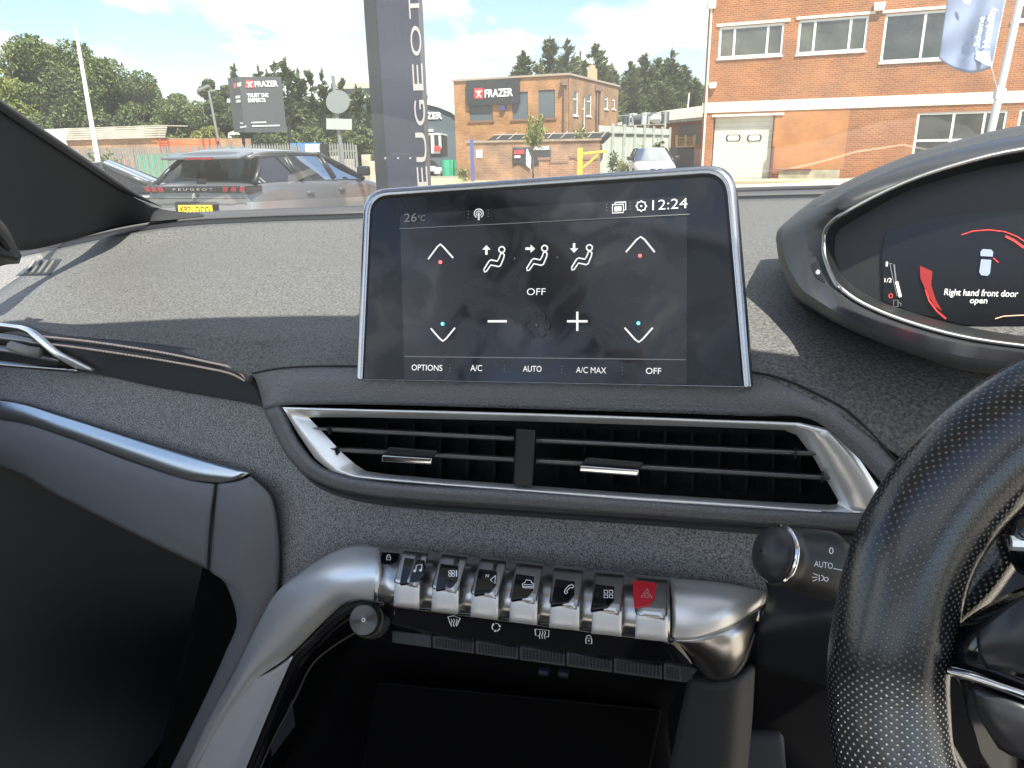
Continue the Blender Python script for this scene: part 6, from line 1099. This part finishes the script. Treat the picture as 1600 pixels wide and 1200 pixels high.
def dotd(du, dv):
    fu = mth('SUBTRACT', mth('FRACT', mth('ADD', mth('MULTIPLY', uu, .62), du)), .5); fv = mth('SUBTRACT', mth('FRACT', mth('ADD', mth('MULTIPLY', vv, .62), dv)), .5); return mth('SQRT', mth('ADD', mth('MULTIPLY', fu, fu), mth('MULTIPLY', fv, fv)))
dm = mth('MINIMUM', dotd(0, 0), dotd(.5, .5)); hole = nn(t, 'ShaderNodeMapRange', interpolation_type='SMOOTHSTEP'); hole.inputs['From Min'].default_value = .07; hole.inputs['From Max'].default_value = .20; t.links.new(dm, hole.inputs[0])
tcn = nn(t, 'ShaderNodeTexCoord'); ng = nn(t, 'ShaderNodeTexVoronoi'); ng.inputs['Scale'].default_value = 1100; t.links.new(tcn.outputs['Object'], ng.inputs['Vector'])
hh = mth('ADD', hole.outputs[0], mth('MULTIPLY', ng.outputs[0], .05)); bp2 = nn(t, 'ShaderNodeBump'); bp2.inputs['Strength'].default_value = 1; bp2.inputs['Distance'].default_value = .0009; t.links.new(hh, bp2.inputs['Height']); t.links.new(bp2.outputs[0], b.inputs['Normal'])
mxr = nn(t, 'ShaderNodeMix', data_type='RGBA'); t.links.new(hole.outputs[0], mxr.inputs[0]); mxr.inputs[6].default_value = (0.15, 0.15, 0.152, 1); mxr.inputs[7].default_value = (0.010, 0.010, 0.011, 1); t.links.new(mxr.outputs[2], b.inputs['Base Color'])  # pits coloured pale: glints of the perforations painted into the leather
b.inputs['Coat Weight'].default_value = .35; b.inputs['Coat Roughness'].default_value = .22
link('rim', me, lm, sw_)
leather_s = mat('wheel_leather', (0.016, 0.0155, 0.016), .4, bump=.4, bscale=800, bdist=.0003)
patch('inner_grip', [crow((1740, 640, .312), (1640, 690, .306), (1560, 745, .300), (1500, 815, .293), (1460, 890, .287), (1432, 970, .281), (1425, 1050, .274), (1440, 1130, .267), (1490, 1240, .260)),
 crow((1750, 690, .298), (1660, 730, .292), (1590, 785, .287), (1535, 850, .281), (1490, 915, .276), (1450, 990, .271), (1438, 1055, .266), (1455, 1130, .260), (1510, 1240, .253)),
 crow((1760, 740, .298), (1680, 770, .292), (1620, 815, .287), (1584, 870, .280), (1535, 935, .274), (1462, 1005, .269), (1447, 1058, .265), (1466, 1130, .259), (1525, 1240, .251)),
 crow((1765, 760, .305), (1690, 790, .300), (1632, 830, .295), (1592, 885, .287), (1545, 948, .280), (1472, 1015, .274), (1455, 1062, .270), (1474, 1130, .264), (1535, 1240, .256))], lm, sw_, thick=.003)
patch('spoke', [crow((1720, 860, .285), (1640, 900, .279), (1560, 935, .274), (1500, 975, .2695), (1478, 1015, .268), (1478, 1050, .266)), crow((1720, 900, .262), (1640, 930, .262), (1580, 960, .260), (1530, 990, .259), (1500, 1020, .2595), (1494, 1060, .259)),
 crow((1720, 1010, .250), (1640, 1020, .251), (1590, 1030, .252), (1550, 1045, .253), (1520, 1060, .2545), (1505, 1085, .2555)), crow((1720, 1120, .244), (1660, 1120, .246), (1610, 1120, .247), (1570, 1120, .249), (1540, 1125, .251), (1515, 1130, .253)), crow((1720, 1240, .240), (1680, 1240, .242), (1640, 1240, .243), (1600, 1240, .245), (1570, 1240, .247), (1545, 1240, .249))], piano, sw_, thick=.006, n=5, nv=5)
patch('silver_blade', [crow((1483, 1042, .2545), (1520, 1050, .2505), (1560, 1063, .2475), (1640, 1090, .243)), crow((1480, 1050, .2525), (1520, 1060, .2485), (1560, 1074, .2455), (1640, 1102, .241)), crow((1488, 1058, .2545), (1522, 1068, .2505), (1562, 1082, .2475), (1640, 1112, .243))], chrome, sw_, thick=.003, n=5, nv=3)
patch('thumb_pad', [crow((1525, 985, .258), (1560, 955, .257), (1600, 930, .257), (1680, 900, .257)), crow((1528, 1015, .253), (1565, 1000, .2505), (1605, 990, .249), (1690, 980, .249)), crow((1540, 1045, .252), (1575, 1048, .248), (1615, 1055, .246), (1690, 1060, .246))], mat('pad_grey', (0.018, 0.018, 0.020), .35), sw_, thick=.003, n=5, nv=4)
patch('lower_pad', [crow((1518, 1075, .252), (1550, 1085, .248), (1600, 1102, .244), (1680, 1130, .242)), crow((1530, 1120, .249), (1560, 1130, .244), (1610, 1140, .241), (1690, 1160, .239)), crow((1560, 1170, .248), (1590, 1185, .243), (1640, 1190, .240), (1700, 1200, .238))], mat('pad_grey', (0.018, 0.018, 0.020), .35), sw_, thick=.003, n=5, nv=4)
g = MB(); g.tube([C(1578, 848, .272), C(1640, 852, .272)], .0028, 8); g.build('button_mark', silver, sw_); patch('button', [crow((1572, 830, .276), (1600, 800, .276), (1680, 780, .276)), crow((1576, 850, .272), (1600, 850, .270), (1680, 850, .268)), crow((1580, 880, .276), (1600, 900, .276), (1680, 920, .276))], piano, sw_, thick=.004)
# ---- body of the car round us: pillar, screen, roof, doors
body = thing('car_body', CAM + Vector((0, .3, -1.4)), 'inside of the car with windscreen, dark pillar trim and headlining around the dashboard', 'car')
ptrim = mat('pillar_trim', (0.040, 0.040, 0.041), .8, spec=.2, bump=.5, bscale=500, bdist=.0004)
cowl = rows[0]
UPL = [YD(-260, 10, .64), YD(-60, 132, .76), YD(0, 172, .81), YD(60, 212, .87), YD(130, 258, .96), YD(195, 300, 1.08), YD(250, 326, 1.20), YD(318, 333.5, 1.27)]
LWL = [YD(-260, 330, .60), YD(-60, 380, .74), YD(0, 388, .80), YD(50, 390, .88), YD(120, 373, .98), Z(185, 356, -.1025), Z(250, 345, -.0975), Z(318, 337, -.0935)]
patch('pillar_trim', [UPL, [a.lerp(b_, .5) - Vector((0, .012 * k_, 0)) for a, b_, k_ in zip(UPL, LWL, (1, 1, 1, 1, 1, .6, .2, 0))], LWL], ptrim, body, thick=.002, n=5, nv=5)
U2 = [p + Vector((.004, .03, .010)) for p in UPL]; g = MB(); g.tube(cr([p + Vector((0, .006, .002)) for p in UPL[:7]], 5), [.006] * 25 + [.005, .004, .003, .002, .001, .0005], 8); g.build('windscreen_seal', mat('seal_rubber', (0.012, 0.014, 0.018), .35), body, smooth=True)
patch('mirror_corner', [[YD(-200, 300, .58), YD(-60, 330, .66), YD(0, 342, .70), YD(34, 400, .74)], [YD(-200, 480, .58), YD(-60, 440, .66), YD(0, 416, .70), YD(30, 412, .74)]], mat('corner_trim', (0.035, 0.035, 0.037), .5), body, thick=.01, n=4, nv=4)
g = MB(); g.tube([YD(-20, 354, .675), YD(0, 372, .695), YD(10, 388, .715)], .004, 6); g.tube([YD(-20, 393, .675), YD(0, 396, .695), YD(24, 402, .725)], .0035, 6); g.build('corner_seam', black, body)
# windscreen, header and roof: positions in the car's own axes (forward, lateral, height against the eye)
def K(f, l, z): return CAM + FC * f + LC * l + UP * z
def frow(ps): return [Vector(p) for p in ps]
HF, HZ = .31, .34
bottom = [K(.80, -.86, -.16)] + [p + UP * .012 + FC * .03 for p in (rows[0][2], rows[0][4], rows[0][6], rows[0][8], rows[0][10])] + [K(.90, .86, -.12)]
topw = [K(.345, -.62, HZ - .03), K(.34, -.45, HZ), K(.322, -.2, HZ + .01), K(.29, 0, HZ + .012), K(.225, .25, HZ + .01), K(.17, .45, HZ), K(.12, .62, HZ - .03)]
wsm = glass_mat('windscreen_glass', (0.63, 0.655, 0.64), .02, veil=.05)
patch('windscreen', [bottom, [a.lerp(b_, .5) + UP * .02 for a, b_ in zip(bottom, topw)], topw], wsm, body, thick=0, n=5, nv=6)
hl = mat('headlining', (0.66, 0.64, 0.60), .95, bump=.2, bscale=300)
LT_ = (-.62, -.45, -.2, 0, .25, .45, .62)
def rz(f, l): return HZ + .012 + .05 * min(1, max(0, (HF - f) / .5)) - abs(l) ** 2 * .10 - max(0, -f - .8) * .05
def roof(nm, f0, f1, ls, m, th): return patch(nm, [[K(lerp(f0, f1, k / 3), l, rz(lerp(f0, f1, k / 3), l)) for l in ls] for k in range(4)], m, body, thick=th, n=3, nv=3)
patch('headlining', [topw, [K(HF - .20 - max(0, l) * .2, l, rz(HF - .20, l)) for l in LT_], [K(-.02, l, rz(-.02, l)) for l in LT_]], hl, body, thick=.03, n=3, nv=3)
roof('headlining_side', -.02, -1.9, (-.66, -.62, -.56, -.50), hl, .03); roof('headlining_side', -.02, -1.9, (.50, .56, .62, .66), hl, .03); roof('headlining_rear', -1.15, -1.9, (-.50, -.25, 0, .25, .50), hl, .03)
roof('added_roof_glass', -.02, -1.15, (-.50, -.25, 0, .25, .50), glass_mat('added_roof_pane', (0.88, 0.90, 0.90), .02), 0)  # unseen glass roof, added to let sun and skylight fill the cabin
for s in (-1, 1):
    g = MB(); e = .62 * s; g.tube([K(HF - .1, e, HZ - .03), K(-.3, e * 1.02, HZ + .02), K(-1.9, e, HZ - .03)], .03, 8); g.tube([K(-.25, e * 1.02, HZ), K(-.35, e * 1.25, -.2)], .045, 8)
    if s > 0: g.tube([K(.85, .84, -.12), K(.55, .74, .12), K(HF - .27, .62, HZ - .03)], .035, 8)
    g.build('pillar', ptrim, body, smooth=True)
    g = MB(); g.box(K(-.30 if s < 0 else -1.15, .84 * s, -.72), .06, 3.2 if s < 0 else 1.5, 1.0, LC, FC, UP); g.build('door_panel', mat('door_trim', (0.04, 0.04, 0.042), .6), body)
g = MB(); g.box(K(-.3, 0, -1.2), 1.8, 3.4, .05, LC, FC, UP); g.build('floor_pan', dk, body)
g = MB(); g.box(K(-1.5, 0, -.62), 1.6, .25, 1.1, LC, FC, UP); g.build('rear_bulkhead', dk, body); g = MB(); g.box(K(1.15, 0, -.72), 1.7, .06, 1.0, LC, FC, UP); g.build('bulkhead', dk, body)
for s in (-1, 1):
    st_ = thing('front_seat', K(-.30, .38 * s + .06, -1.1), 'pale front seat on the %s side of the cabin, behind the viewer' % ('passenger' if s < 0 else 'driver'), 'seat')
    g = MB(); g.box(K(-.55, .40 * s + .04, -.42), .48, .14, .66, LC, FC, UP); g.build('backrest', mat('bounce_seat_cloth', (0.42, 0.39, 0.35), .9), st_, bevel=.03); g = MB(); g.box(K(-.30, .40 * s + .04, -.78), .5, .5, .14, LC, FC, UP); g.build('cushion', MATS['bounce_seat_cloth'], st_, bevel=.03)  # unseen seats, cloth made pale to bounce light onto the dash
# bonnet beyond the glass
bt_ = mat('bonnet_paint', (0.05, 0.05, 0.055), .35, coat=.5)
patch('bonnet', [[K(1.22, l, -.15 - .05 * (l / .8) ** 2) for l in (-.78, -.4, 0, .4, .78)], [K(1.6, l, -.20 - .05 * (l / .8) ** 2) for l in (-.78, -.4, 0, .4, .78)], [K(2.05, l, -.36 - .05 * (l / .8) ** 2) for l in (-.78, -.4, 0, .4, .78)]], bt_, body, thick=.01, n=4, nv=4)
# small printed strips and dust motes are left to the materials

fr0 = [Z(900, 311, -.0855), Z(1000, 305, -.085), Z(1165, 299.5, -.085), Z(1300, 295.5, -.086), Z(1500, 290, -.086)]; fr1 = [Z(900, 305, -.0835) , Z(1000, 299, -.083), Z(1165, 292.5, -.083), Z(1300, 289, -.083), Z(1500, 284, -.083)]
patch('frit_band', [[p + UP * .002 for p in fr0], fr1], black, body, thick=.002, n=4, nv=2)
